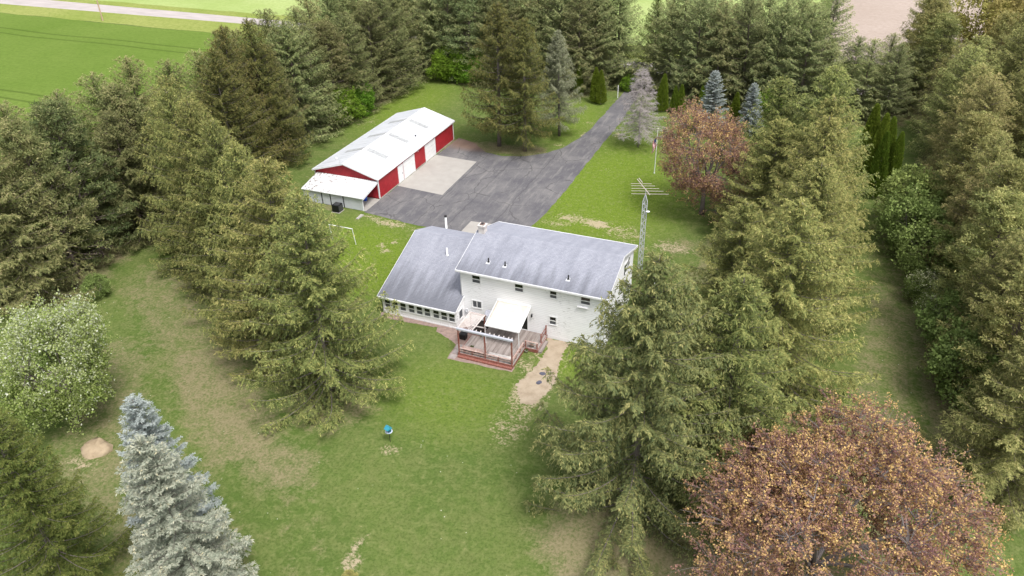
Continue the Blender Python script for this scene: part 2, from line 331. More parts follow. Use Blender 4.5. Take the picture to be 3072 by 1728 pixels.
F_CREAM = foliage('creamy_blossom_leaves', [(0.0, (0.110, 0.165, 0.044)), (0.5, (0.220, 0.286, 0.088)), (0.72, (0.330, 0.374, 0.154)), (0.82, (0.682, 0.660, 0.440)), (1.0, (0.792, 0.770, 0.572))], 0.01, 0.08)
F_HERO = foliage('deep_spruce_needles', [(0.0, (0.108, 0.145, 0.066)), (0.45, (0.209, 0.235, 0.094)), (0.8, (0.330, 0.328, 0.127)), (1.0, (0.473, 0.435, 0.182))], 0.01, 0.05)
F_EAST = foliage('olive_pine_needles', [(0.0, (0.165, 0.185, 0.070)), (0.45, (0.303, 0.306, 0.114)), (0.8, (0.435, 0.398, 0.160)), (1.0, (0.550, 0.484, 0.231))], 0.022, 0.18)
F_BROWN = foliage('brown_spruce_needles', [(0.0, (0.080, 0.098, 0.036)), (0.45, (0.150, 0.150, 0.050)), (0.8, (0.245, 0.215, 0.075)), (1.0, (0.34, 0.285, 0.11))], 0.012, 0.08)
F_YELLOW = foliage('yellow_spring_leaves', [(0.0, (0.22, 0.20, 0.07)), (0.5, (0.36, 0.33, 0.11)), (1.0, (0.55, 0.48, 0.19))], 0.015, 0.12)

# ------------------------------------------------------------------ tree layout (needed for the ground's needle litter)
SPRUCES_LEFT = [(-5.9, -14.8, 19.4), (-11.9, -11.4, 19.8), (-16.6, -8.6, 19.8), (-21.4, -5.8, 20.0), (-26.8, -2.2, 20.2), (-32.2, 1.3, 20.0), (-37.0, 5.2, 19.6)]
SPRUCES_RIGHT = [(21.9, -17.8, 21.2), (27.2, -12.8, 18.4), (29.5, -1.2, 18.6), (30.0, 8.6, 18.0), (30.2, 18.3, 18.4), (30.1, 26.5, 17.8), (30.0, 34.7, 18.2), (25.1, 35.9, 16.5), (24.6, 4.2, 15.0), (25.6, 27.0, 14.5)]
rl = random.Random(5)
WEST = []
for r, (x, y0, y1, st) in enumerate([(-44.5, -13.0, 66, 4.9), (-49.5, -15.0, 84, 5.3)]):
    y = y0
    while y < y1:
        if r == 0 and 11.5 < y < 30.5: y += st; continue
        WEST.append((x+rl.uniform(-.8, .8), y+rl.uniform(-.9, .9), rl.uniform(15.5, 18.5) if r == 0 else rl.uniform(16.5, 19.5), r)); y += st
NORTH = []
for r, (y, x0, x1, st) in enumerate([(72.0, -41, -9, 4.2), (77.5, -46, -7, 4.5), (72.5, 8, 42, 4.4), (78.0, 5, 46, 4.6)]):
    x = x0
    while x < x1: NORTH.append((x+rl.uniform(-.8, .8), y+rl.uniform(-.9, .9), rl.uniform(16.0, 19.5) if r < 2 else (rl.uniform(15.5, 18.5) if x < 29 else rl.uniform(10.0, 13.0)), r)); x += st
NORTH += [(-9.3, 74.6, 17.0, 4), (-6.6, 79.8, 17.5, 4), (3.4, 76.6, 15.5, 4)]
EAST = []
for r, (x, y0, y1, st) in enumerate([(46.8, -7, 70, 5.0), (54.0, 2, 84, 5.4), (59.0, 30, 92, 6.2), (44.0, 78, 106, 5.5)]):
    y = y0
    while y < y1: EAST.append((x+rl.uniform(-.9, .9), y+rl.uniform(-.9, .9), rl.uniform(13.5, 17.5), r)); y += st

# ------------------------------------------------------------------ ground
def build_ground():
    xs = np.concatenate([[-1500, -600, -300, -200, -150, -110, -90, -75], np.arange(-65, 75.01, 0.7), [90, 110, 150, 200, 300, 600, 1500]])
    ys = np.concatenate([[-1500, -500, -200, -100, -70, -55], np.arange(-48, 96.01, 0.7), [110, 130, 160, 200, 300, 600, 1500]])
    X, Y = np.meshgrid(xs, ys); nx, ny = len(xs), len(ys)
    co = np.stack([X.ravel(), Y.ravel(), np.zeros(X.size)], 1)
    idx = np.arange(nx*ny).reshape(ny, nx)
    faces = np.stack([idx[:-1, :-1].ravel(), idx[:-1, 1:].ravel(), idx[1:, 1:].ravel(), idx[1:, :-1].ravel()], 1)
    me = bpy.data.meshes.new('ground'); me.from_pydata(co.tolist(), [], faces.tolist())
    x, y = co[:, 0], co[:, 1]
    lit = np.zeros(len(x))
    def blob(cx, cy, r, a=1.0, ry=None):
        d = np.sqrt(((x-cx)/r)**2 + ((y-cy)/(ry or r))**2); return a*np.clip(1.5-d, 0, 1)
    for tx, ty, h in SPRUCES_LEFT + SPRUCES_RIGHT: lit = np.maximum(lit, blob(tx, ty, 4.4, 0.85))
    for L in (WEST, NORTH, EAST):
        for tx, ty, h, r in L: lit = np.maximum(lit, blob(tx, ty, 3.2, 1.0))
    def seg(ax, ay, bx, by, w, a):
        nonlocal lit
        dx, dy = bx-ax, by-ay; tt = np.clip(((x-ax)*dx+(y-ay)*dy)/(dx*dx+dy*dy), 0, 1)
        d = np.hypot(x-ax-tt*dx, y-ay-tt*dy)/w; lit = np.maximum(lit, a*np.clip(1.6-d, 0, 1))
    seg(-35, -5, -20, -15, 4.0, 0.62); seg(-20, -15, -10, -22, 3.6, 0.80); seg(-10, -22, -4, -23.5, 2.5, 0.72); seg(-15, -29, -5, -34, 4, 0.60); seg(-28, -18, -18, -30, 3.5, 0.62)
    seg(37, -25, 40, 20, 2.6, 0.62); seg(40, 20, 39.5, 45, 2.2, 0.5); seg(44, -5, 43, 25, 2.0, 0.75); seg(17, 22, 22, 24, 2.0, 0.6); seg(21, 16, 25, 30, 2.5, 0.6)
    seg(-3.5, -22.0, 5.5, -32.5, .45, .46); seg(-5.2, -23.0, 3.6, -33.2, .45, .46); seg(-22, 41.5, -9, 43.2, 2.0, 0.85); seg(20, -22, 25, -20, 3.5, 0.9); seg(28, -22, 36, -22, 6, 0.9); seg(-34, 17.2, -26, 17.0, 0.9, 0.75)
    bare = np.zeros(len(x))
    for cx, cy, r, ry, a in [(6.7, 24.2, 1.3, 0.9, .95), (3.6, 24.6, 2.4, 1.1, .62), (1.8, 22.6, 1.6, .8, .55), (10.2, 23.3, 2.6, 1.6, .52), (12, 20, 2.5, 1.4, .45), (16.5, 21.5, 2.2, 1.2, .6),
                             (-14.5, 11.8, .55, .35, .95), (-15.5, 10.4, .9, .4, .75), (-14.6, 9.4, .6, .5, .9), (-17.5, 15.6, 2.4, .7, .75), (-20.5, 16.3, 1.6, .5, .6), (-12.5, 15.3, 2.6, .5, .6),
                             (4.9, -28.4, .35, 1.3, .78), (5.6, -29.6, .35, .9, .75), (2.3, -18.8, .8, .6, .6), (10.4, -12.5, 1.6, 2.6, .5), (-4.0, 52.0, .6, 1.2, .6), (-6.2, 46.6, 1.0, .5, .6), (1.0, 53.5, .6, 1.2, .55),
                             (-4.4, 57.0, 1.2, .7, .5), (3.2, 40.5, .6, .4, .6), (-40, 46, 2.4, 2.0, .42), (8.4, -4.6, .9, .9, .5), (10.4, -8.8, 1.7, 2.2, .62), (9.0, -4.4, .5, 3.4, .55), (11.9, -4.4, .45, 3.4, .5), (-20, -29, 1.5, .9, .5), (16, 12.6, 1, .7, .55)]:
        d = np.sqrt(((x-cx)/r)**2 + ((y-cy)/ry)**2); bare = np.maximum(bare, a*np.clip(1.7-d, 0, 1))
    lush = np.clip(blob(-18, 9, 7, .9) + blob(5, 33, 9, 1.0, 17) + blob(-37, 56, 6, .7, 14) + blob(-14, 4, 5, .8) + blob(4, -11, 6, .45, 5) + blob(12, -3, 2.5, .7) + blob(-7, 58, 4, .6, 10), 0, 0.9)
    for n, a in (('litter', lit), ('bare', bare), ('lush', lush)):
        at = me.attributes.new(n, 'FLOAT', 'POINT'); at.data.foreach_set('value', a.astype(np.float32))
    me.materials.append(M_LAWN); o = bpy.data.objects.new('ground', me); COL.objects.link(o); tag(o, kind='structure')
build_ground()
def struct(o): return tag(o, kind='structure')
struct(poly_sheet('crop_field', wobble([(-1400, -600), (-53.5, -600), (-53.5, 84.6), (-1400, 87.5)], 9, .5, 3), 0.004, M_FIELD))
struct(poly_sheet('grass_verge', wobble([(-1400, 86.5), (-53.0, 84.8), (-7, 82.5), (66, 82.5), (66, 104), (-1400, 104)], 6, .4, 4), 0.008, M_VERGE))
struct(poly_sheet('road', [(-1400, 93.5), (-180, 92.8), (-97, 94.4), (-50, 91.5), (-6, 86.6), (60, 84.0), (400, 80), (400, 86), (60, 90.4), (-6, 92.4), (-50, 96.6), (-97, 99.6), (-180, 100.3), (-1400, 101.5)], 0.012, M_ROAD))
struct(poly_sheet('far_field', wobble([(-1400, 107), (24, 103), (24, 1400), (-1400, 1400)], 12, .6, 5), 0.004, M_FARFIELD))
struct(poly_sheet('bare_field', wobble([(27, 96), (300, 94), (900, 1400), (27, 1400)], 12, .6, 6), 0.006, M_SOIL))
drive = [(-22.2, 17.2), (-19.9, 16.95), (-14, 16.3), (-8.3, 16.3), (-8.3, 12.5), (-1.0, 12.5), (-0.9, 20.0), (-0.35, 24.0), (-0.1, 30), (-0.2, 46), (-0.05, 59), (-0.6, 70), (-1.6, 80), (-2.6, 88.2),
         (-6.2, 88.4), (-4.4, 84.0), (-3.5, 76), (-3.6, 66), (-3.7, 54), (-4.2, 50), (-5.2, 46), (-6.8, 43.2), (-9.4, 41.0), (-12.5, 39.9), (-15.5, 40.4), (-18.3, 43.0), (-21.8, 44.3)]
def build_drive():
    pts = wobble(drive, 0.9, 0.09, 9); o = poly_sheet('driveway', pts, 0.016, M_ASPHALT)
    import bmesh
    bm = bmesh.new(); bm.from_mesh(o.data); bmesh.ops.subdivide_edges(bm, edges=[e for e in bm.edges if e.calc_length() > 2], cuts=4, use_grid_fill=True); bmesh.ops.triangulate(bm, faces=bm.faces); bm.to_mesh(o.data); bm.free()
    co = np.array([v.co[:] for v in o.data.vertices]); w = np.clip(1.4-np.hypot((co[:, 0]+18.5)/4.2, (co[:, 1]-42.8)/2.4), 0, 0.75)
    at = o.data.attributes.new('brown', 'FLOAT', 'POINT'); at.data.foreach_set('value', w.astype(np.float32)); struct(o)
build_drive()
struct(poly_sheet('concrete_apron', [(-22.1, 25.65), (-15.0, 25.1), (-15.3, 36.75), (-22.1, 37.05)], 0.024, M_CONC))
struct(poly_sheet('concrete_walk', [(-8.25, 13.0), (-4.6, 13.0), (-4.6, 19.8), (-8.25, 19.6)], 0.024, M_CONC))
struct(poly_sheet('wood_chip_path', wobble([(8.95, -.05), (11.45, -.05), (11.2, -1.4), (11.5, -3.8), (11.95, -5.8), (11.9, -7.4), (11.2, -9.7), (10.1, -9.9), (8.75, -7.5), (9.3, -6.0), (9.55, -4.3), (9.65, -1.9)], .16, .13, 12), 0.010, M_MULCH))
struct(poly_sheet('paved_patio', wobble([(-8.4, -1.8), (-8.3, -2.75), (-4.0, -2.4), (-1.8, -2.2), (-1.6, -2.9), (.3, -3.6), (1.2, -4.2), (1.35, -6.4), (2.1, -6.4), (7.8, -6.15), (7.8, -5.4), (2.2, -5.4), (3.2, -.05), (.2, -.05), (.2, -1.75)], .6, .07, 13), 0.010, M_PAVER))
prow = random.Random(3)
m_slab = []
for i, (x0, x1, y0, y1) in enumerate([(-8.3, -7.5, -2.6, -1.85), (-7.4, -6.6, -2.55, -1.85), (-6.5, -5.7, -2.5, -1.85), (-5.6, -4.8, -2.45, -1.85), (-4.7, -3.9, -2.4, -1.85), (-3.8, -3.0, -2.4, -1.85), (-2.9, -2.1, -2.35, -1.85),
                                    (-1.5, -.75, -2.75, -1.85), (-.7, .1, -3.2, -2.4), (.2, .95, -3.7, -2.6), (1.05, 1.65, -3.9, -3.0), (1.3, 1.95, -4.75, -4.0), (1.4, 2.0, -5.5, -4.8), (1.4, 2.05, -6.25, -5.6)]):
    s_ = box('paving_slab', (x0, y0, .0), (x1, y1, .03+prow.uniform(0, .012)), M_PAVERG if i >= 11 else M_PAVER); s_.parent = bpy.data.objects['paved_patio']

# ------------------------------------------------------------------ house
HE, HR, HY = 5.99, 7.61, 4.86
WALL_X1, WALL_Y1 = 14.6, 9.72
SM = (HR-HE)/(HY+0.4)
house = tag(empty('farmhouse', (0, 0, 0)), 'white clapboard two-storey house with grey shingle roof and low sunroom wing', 'house')
def clap(mb, p0, ux, nrm, z0, z1, lo, hi, ex=0.2):
    p0, ux, nrm = Vector(p0), Vector(ux), Vector(nrm); z = z0
    while z < z1-0.01:
        zt = min(z+ex, z1); zm = (z+zt)/2; a, b = lo(zm), hi(zm)
        if b-a > 0.05:
            def P(s, zz, o): q = p0+ux*s+nrm*o; return (q.x, q.y, zz)
            v = [P(a, z, .026), P(b, z, .026), P(b, zt, .006), P(a, zt, .006), P(a, z, .0), P(b, z, .0)]
            mb.add(v, [(0, 1, 2, 3), (4, 5, 1, 0)])
        z = zt
zr = lambda y: HE+SM*(y+.4) if y < HY else HR-SM*(y-HY)
core = MB()
core.add([(0,0,0),(WALL_X1,0,0),(WALL_X1,WALL_Y1,0),(0,WALL_Y1,0),(0,0,zr(0)-.08),(WALL_X1,0,zr(0)-.08),(WALL_X1,WALL_Y1,zr(WALL_Y1)-.08),(0,WALL_Y1,zr(WALL_Y1)-.08),(0,HY,HR-.08),(WALL_X1,HY,HR-.08)],
         [(0,1,5,4),(2,3,7,6),(1,2,6,9,5),(3,0,4,8,7),(4,5,9,8),(6,7,8,9)])
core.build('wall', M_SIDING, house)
sd = MB()
clap(sd, (0,0,0), (1,0,0), (0,-1,0), .30, 5.95, lambda z: 0, lambda z: WALL_X1)
yl = lambda z: 0 if z < zr(0)-.1 else (z+.08-HE)/SM-.4
clap(sd, (WALL_X1,0,0), (0,1,0), (1,0,0), .30, HR-.15, yl, lambda z: 2*HY-yl(z))
clap(sd, (WALL_X1,WALL_Y1,0), (-1,0,0), (0,1,0), .30, 5.95, lambda z: 0, lambda z: WALL_X1)
clap(sd, (0,WALL_Y1,0), (0,-1,0), (-1,0,0), .30, HR-.15, yl, lambda z: 2*HY-yl(z))
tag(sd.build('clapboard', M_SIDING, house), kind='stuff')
fd = MB(); fd.box((-.03,-.03,0), (WALL_X1+.03,WALL_Y1+.03,.29)); fd.build('foundation', M_WHITE, house)
for (x, y) in ((-.03,-.03), (WALL_X1-.09,-.03), (WALL_X1-.09,WALL_Y1-.09), (-.03,WALL_Y1-.09)):
    box('corner_board', (x, y, .29), (x+.12, y+.12, 5.96), M_WHITE, house)
def slope_roof(name, x0, x1, ya, za, yb, zb, parent, ex=0.16, th=0.16):
    # shingle courses from the eave (ya, za) up to the ridge (yb, zb)
    L = math.hypot(yb-ya, zb-za); n = int(L/ex); d = Vector((0, yb-ya, zb-za))/L; nn = Vector((0, -d.z, d.y)); nn = nn if nn.z > 0 else -nn
    m = MB()
    for i in range(n):
        a = Vector((0, ya, za))+d*(L*i/n); b = Vector((0, ya, za))+d*(L*(i+1)/n)
        p = [a+nn*.016, a, b]
        m.add([(x0,p[0].y,p[0].z),(x1,p[0].y,p[0].z),(x1,b.y,b.z),(x0,b.y,b.z),(x0,a.y,a.z),(x1,a.y,a.z)], [(0,1,2,3),(4,5,1,0)])
    u = -nn*th; a, b = Vector((0,ya,za)), Vector((0,yb,zb))
    m.add([(x0,a.y,a.z),(x1,a.y,a.z),(x1,b.y,b.z),(x0,b.y,b.z),(x0,a.y+u.y,a.z+u.z),(x1,a.y+u.y,a.z+u.z),(x1,b.y+u.y,b.z+u.z),(x0,b.y+u.y,b.z+u.z)], [(0,1,5,4),(1,2,6,5),(3,0,4,7),(4,5,6,7)])
    return m.build(name, M_SHINGLE, parent)
rf = slope_roof('roof', -.3, 14.9, -.4, HE, HY, HR, house)
rb = slope_roof('roof', -.3, 14.9, 2*HY+.4, HE, HY, HR, house)
cap = MB()
for i in range(48):
    xa = -.3+15.2*i/48; xb = -.3+15.2*(i+1)/48
    cap.add([(xa, HY-.16, HR-.035), (xa, HY, HR+.035), (xa, HY+.16, HR-.035), (xb+.02, HY-.16, HR-.05), (xb+.02, HY, HR+.02), (xb+.02, HY+.16, HR-.05)], [(0,1,4,3),(1,2,5,4),(0,2,1)])
tag(cap.build('ridge_cap', M_SHINGLE, rf), kind='stuff')
def fascia(x0, x1, ya, za, yb, zb, parent):
    box('gutter', (x0, ya-.10 if ya < yb else ya+.002, za-.17), (x1, ya-.002 if ya < yb else ya+.10, za+.005), M_WHITE, parent)
    for x in (x0-.035, x1+.004):
        m = MB(); a, b = Vector((x+.015, ya, za-.09)), Vector((x+.015, yb, zb-.09)); m.bar(a, b, .03, .2); m.build('rake_board', M_WHITE, parent)
fascia(-.3, 14.9, -.4, HE, HY, HR, house); fascia(-.3, 14.9, 2*HY+.4, HE, HY, HR, house)
for dx in (.12, 14.40): MB().tube([(dx, -.44, HE-.12), (dx, -.10, HE-.45), (dx, -.075, .5), (dx, -.2, .12)], .045, 6).build('downspout', M_WHITE, house)
box('soffit', (-.28, -.38, HE-.20), (14.88, -.03, HE-.17), M_WHITE, house)

def window(parent, c, w, h, axis='y', sign=-1, cols=1, rows=2, screen=False, trim=.09, wall=0.0):
    # c: (x or y centre along the wall, z centre); axis y -> wall plane y = wall
    def B(a0, a1, z0, z1, d0, d1):
        return ((a0, wall+sign*d0, z0), (a1, wall+sign*d1, z1)) if axis == 'y' else ((wall+sign*d0, a0, z0), (wall+sign*d1, a1, z1))
    a0, a1, z0, z1 = c[0]-w/2, c[0]+w/2, c[1]-h/2, c[1]+h/2
    m = MB()
    m.box(*B(a0-trim, a1+trim, z1, z1+trim, .0, .065)); m.box(*B(a0-trim, a1+trim, z0-trim, z0, .0, .08))
    m.box(*B(a0-trim, a0, z0, z1, .0, .063)); m.box(*B(a1, a1+trim, z0, z1, .0, .063))
    wd = m.build('window', M_WHITE, parent)
    k = 0
    for i in range(cols):
        for j in range(rows):
            b0, b1 = a0+(a1-a0)*i/cols, a0+(a1-a0)*(i+1)/cols; c0, c1 = z0+(z1-z0)*j/rows, z0+(z1-z0)*(j+1)/rows
            mt = M_SCREEN if (screen or (rows == 2 and j == 0)) else M_GLASS
            p = MB(); p.box(*B(b0+.035, b1-.035, c0+.035, c1-.035, .0, .034)); p.build('pane', mt, wd)
    s = MB()
    if rows == 2: s.box(*B(a0, a1, (z0+z1)/2-.04, (z0+z1)/2+.04, .0, .056))
    if cols == 2: s.box(*B((a0+a1)/2-.04, (a0+a1)/2+.04, z0, z1, .0, .056))
    for q in (B(a0, a1, z0, z0+.035, .0, .048), B(a0, a1, z1-.035, z1, .0, .048), B(a0, a0+.035, z0+.035, z1-.035, .0, .046), B(a1-.035, a1, z0+.035, z1-.035, .0, .046)): s.box(*q)
    s.build('sash', M_SASH, wd)
    return wd
for cx, cz, w, h in [(1.68, 5.08, .86, .86), (6.13, 5.08, .86, .82), (9.57, 5.08, .68, .78), (12.70, 5.10, .92, .78), (9.54, 2.13, .66, .86)]: window(house, (cx, cz), w, h)
window(house, (1.63, 2.17), .94, .78, cols=2, rows=1, screen=True)
window(house, (6.95, 5.15), .75, 1.05, axis='x', sign=1, wall=WALL_X1); window(house, (8.02, 5.3), .45, 1.05, axis='x', sign=1, wall=WALL_X1)
for yy in (6.42, 7.48): box('shutter', (WALL_X1, yy-.13, 4.65), (WALL_X1+.07, yy+.13, 5.68), M_BLACK, house)
for yc, zc in ((2.4, 2.2), (6.8, 2.2)): window(house, (yc, zc), .9, 1.1, axis='x', sign=1, wall=WALL_X1)
v_ = box('basement_vent', (11.2, -.06, .0), (12.0, -.031, .20), M_WHITE, house); box('louvre', (11.28, -.075, .05), (11.92, -.061, .15), M_SCREEN, v_)
wb = box('window_shelf', (11.95, -.22, 4.36), (13.0, -.03, 4.42), M_WHITE, house)
# sliding door under the awning
sdr = MB(); sdr.box((4.95, -.07, .36), (7.05, -.0, .42)); sdr.box((4.95, -.07, 2.47), (7.05, 0, 2.56)); sdr.box((4.95, -.068, .42), (5.05, 0, 2.47)); sdr.box((6.95, -.068, .42), (7.05, 0, 2.47)); sdr.box((5.96, -.06, .42), (6.04, 0, 2.47))
sdr = sdr.build('patio_door', M_WHITE, house)
for a, b in ((5.06, 5.95), (6.05, 6.94)): box('pane', (a, -.04, .43), (b, -.0, 2.46), M_GLASS, sdr)
box('door_handle', (6.06, -.10, 1.3), (6.10, -.041, 1.55), M_GALV, sdr)
lamp = MB(); lamp.box((7.37, -.05, 2.1), (7.47, -.027, 2.42)); lamp.lathe([(.02, -.02), (.07, 0), (.08, .2), (.03, .27)], (7.42, -.13, 2.1), 8); lamp.build('porch_lamp', M_BLACK, house)
mt_ = MB(); mt_.box((.30, -.12, .85), (.58, -.027, 1.36)); mt_.lathe([(.09, 0), (.09, .08), (.05, .12)], (.44, -.16, 1.1), 10); mt_.build('electric_meter', M_GALV, house)
# chimney
ch = MB(); ch.box((.0, HY-.36, HR-.5), (.66, HY+.30, 8.22)); ch = ch.build('chimney', M_BRICK, house)
ct = MB()
for q in (((-.07, HY-.43, 8.22), (.73, HY-.27, 8.40)), ((-.07, HY+.21, 8.22), (.73, HY+.37, 8.40)), ((-.07, HY-.27, 8.22), (.09, HY+.21, 8.40)), ((.57, HY-.27, 8.22), (.73, HY+.21, 8.40))): ct.box(*q)
ct.build('chimney_cap', M_BRICK, ch); box('flue', (.12, HY-.24, 8.1), (.54, HY+.18, 8.52), M_PAVER, ch); box('flue_mouth', (.18, HY-.18, 8.505), (.48, HY+.12, 8.53), M_BLACK, ch)
def vent(x, y, z, h, r, mat, parent, capm=None):
    m = MB(); m.lathe([(r*1.9, -.05), (r*1.9, .03), (r, .07), (r, h), (r*.7, h+.01)], (x, y, z), 10); o = m.build('vent_pipe', mat, parent, True)
    if capm: c = MB(); c.lathe([(r*1.15, h-.02), (r*1.5, h+.05), (r*1.5, h+.14), (r*.4, h+.22)], (x, y, z), 10); c.build('vent_cap', capm, o, True)
    return o
for x, y in ((2.5, 1.23), (4.25, 1.18), (10.67, 1.02)):
    z = zr(y); vent(x, y, z, .42, .07, M_BLACK, house); f_ = MB(); f_.add([(x-.22, y-.30, zr(y-.30)+.02), (x+.22, y-.30, zr(y-.30)+.02), (x+.16, y+.14, zr(y+.14)+.02), (x-.16, y+.14, zr(y+.14)+.02)], [(0,1,2,3)]); f_.build('vent_flashing', M_GALV, house)
# wing
WX, WY, WE, WRY, WRZ = -8.17, -1.775, 2.153, 6.57, 5.288
SW = (WRZ-WE)/(WRY+2.075); WBZ = WRZ-SW*(2*HY+.4-WRY)
zw = lambda y: WE+SW*(y+2.075) if y < WRY else WRZ-SW*(y-WRY)
wc = MB()
wc.add([(WX,WY,0),(.15,WY,0),(.15,0,0),(-.001,0,0),(-.001,WALL_Y1,0),(WX,WALL_Y1,0), (WX,WY,zw(WY)-.1),(.15,WY,zw(WY)-.1),(.15,-.001,zw(0)-.1),(-.001,-.001,zw(0)-.1),(-.001,WALL_Y1,zw(WALL_Y1)-.1),(WX,WALL_Y1,zw(WALL_Y1)-.1),(WX,WRY,WRZ-.1),(-.001,WRY,WRZ-.1)],
       [(0,1,7,6),(1,2,8,7),(4,5,11,10),(5,0,6,12,11),(3,4,10,13,9)])
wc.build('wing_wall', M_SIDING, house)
slope_roof('wing_roof', WX-.3, -.002, 0, zw(0), WRY, WRZ, house)
wr = slope_roof('wing_roof', WX-.3, .24, -2.075, WE, 0, zw(0), house)
slope_roof('wing_roof', WX-.3, -.002, 2*HY+.4, WBZ, WRY, WRZ, house)
cap = MB()
for i in range(26):
    xa = WX-.3+8.4*i/26; xb = WX-.3+8.4*(i+1)/26
    cap.add([(xa, WRY-.16, WRZ-.04), (xa, WRY, WRZ+.035), (xa, WRY+.16, WRZ-.04), (xb+.02, WRY-.16, WRZ-.055), (xb+.02, WRY, WRZ+.02), (xb+.02, WRY+.16, WRZ-.055)], [(0,1,4,3),(1,2,5,4),(0,2,1)])
tag(cap.build('wing_ridge_cap', M_SHINGLE, wr), kind='stuff')
box('wing_gutter', (WX-.3, -2.19, WE-.16), (.24, -2.078, WE), M_WHITE, house)
MB().bar((WX-.33, -2.075, WE-.09), (WX-.33, WRY, WRZ-.09), .03, .2).build('wing_rake_board', M_WHITE, house)
MB().bar((.27, -2.075, WE-.09), (.27, -.03, zw(-.03)-.09), .03, .2).build('wing_rake_board', M_WHITE, house)
for a in [-7.545, -6.675, -5.775, -4.80, -3.91, -3.03, -2.05, -1.17, -.31]: window(house, (a, 1.25), .66, .92, wall=WY, trim=.06)
pm = MB()
for a in [-8.1, -7.1, -6.2, -5.28, -4.35, -3.45, -2.55, -1.6, -.72, .12]: pm.box((a-.03, WY-.03, .05), (a+.03, WY, .70))
pm.box((WX, WY-.035, 0), (.15, WY, .12)); pm.build('panel_battens', M_WHITE, house)
window(house, (-.82, 1.2), .75, .95, axis='x', sign=1, rows=1, screen=True, wall=.15)
vent(-3.56, 4.2, zw(4.2), .85, .09, M_WHITE, house)
vent(-6.75, 10.32, 3.6, 1.75, .11, M_WHITE, house, M_BLACK)

# ------------------------------------------------------------------ deck
DZ = .36
deck = tag(empty('deck', (4.9, -2.8, 0)), 'weathered red-trimmed wooden deck with railings behind the white house', 'deck')
def dp(o): o.parent = deck; o.matrix_parent_inverse = Matrix.Translation((-4.9, 2.8, 0)); return o
rd = random.Random(8)
bx = 2.18
while bx < 7.6:
    y1 = -.06 if bx > 3.15 else -2.65
    dp(box('deck_board', (bx, -5.62, DZ-.035), (bx+.132, y1, DZ+rd.uniform(0, .006)), M_DECK)); bx += .142
bx = 7.64
while bx < 8.95:
    dp(box('deck_board', (bx, -2.66, DZ-.035), (bx+.132, -.06, DZ+rd.uniform(0, .006)), M_DECK)); bx += .142
for a, b in (((2.15, -5.68, .03), (7.70, -5.625, DZ+.01)), ((2.12, -5.68, .03), (2.175, -2.6, DZ+.01)), ((7.645, -5.62, .03), (7.70, -2.67, DZ-.04)), ((7.70, -2.72, .03), (9.0, -2.665, DZ+.01)), ((8.95, -2.66, .03), (9.0, -.06, DZ+.01))): dp(box('fascia_board', a, b, M_REDWOOD))
dp(box('front_step', (2.2, -5.95, .0), (7.66, -5.69, .17), M_REDWOOD)); dp(box('side_step', (9.01, -2.6, .0), (9.34, -.7, .16), M_DECK))
dp(box('joist_frame', (2.3, -5.5, .0), (7.6, -2.7, .2), M_BROWNDARK)); dp(box('joist_frame', (3.3, -2.69, .0), (8.9, -.1, .2), M_BROWNDARK))
for x in (3.58, 6.21): dp(box('rail_post', (x-.045, -5.60, DZ+.01), (x+.045, -5.51, .88), M_REDWOOD))
for q in (((2.26, -5.63, .885), (7.62, -5.50, .925)), ((2.26, -5.60, .60), (7.62, -5.56, .69))): dp(box('rail', *q, M_RAIL))
for y in (-4.6, -3.6, -2.72): dp(box('rail_post', (7.53, y-.045, DZ+.01), (7.62, y+.045, .88), M_REDWOOD))
for q in (((7.51, -5.49, .885), (7.64, -2.68, .925)), ((7.55, -5.49, .60), (7.60, -2.68, .69))): dp(box('rail', *q, M_RAIL))
for x in (7.75, 8.9): dp(box('rail_post', (x-.05, -2.64, DZ+.01), (x+.05, -2.54, 1.05), M_REDWOOD))
for q in (((7.66, -2.66, 1.052), (8.98, -2.52, 1.092)), ((7.80, -2.61, .72), (8.85, -2.57, .81))): dp(box('rail', *q, M_RAIL))
for y in (-1.48, -.14): dp(box('rail_post', (8.84, y-.05, DZ+.01), (8.94, y+.05, 1.35 if y < -1 else 1.5), M_REDWOOD))
for z in (1.25, .85): dp(box('rail', (8.87, -1.42, z-.05), (8.91, -.20, z+.05), M_REDWOOD))
# pergola
per = tag(empty('pergola', (4.9, -4.0, DZ)), 'red post pergola frame with grey front beam and pale lattice panel over the deck', 'pergola')
def pp(o): o.parent = per; o.matrix_parent_inverse = Matrix.Translation((-4.9, 4.0, -DZ)); return o
for x in (2.24, 4.92, 7.58): pp(box('post', (x-.06, -5.62, DZ+.008), (x+.06, -5.50, 3.0), M_REDWOOD))
pp(box('post', (3.26, -2.10, DZ+.008), (3.38, -1.98, 2.44), M_REDWOOD)); pp(box('post', (1.80, -2.10, .012), (1.92, -1.98, 2.44), M_REDWOOD))
pp(box('front_beam', (2.1, -5.68, 3.0), (7.72, -5.44, 3.16), M_BEAM)); pp(box('back_beam', (1.72, -2.11, 2.44), (3.46, -1.97, 2.58), M_REDWOOD))
for x in (3.95, 4.4, 5.3, 5.75, 6.22, 6.68, 7.16, 7.5): pp(box('rafter_stub', (x-.03, -5.43, 2.98), (x+.03, -5.12, 3.10), M_LATTICE))
latt = MB(); A, B_, C_, D_ = Vector((1.86, -2.05, 2.62)), Vector((3.42, -2.05, 2.62)), Vector((3.55, -5.42, 3.02)), Vector((2.14, -5.42, 3.02))
def lp(u, v): return (A.lerp(B_, u)).lerp(D_.lerp(C_, u), v)
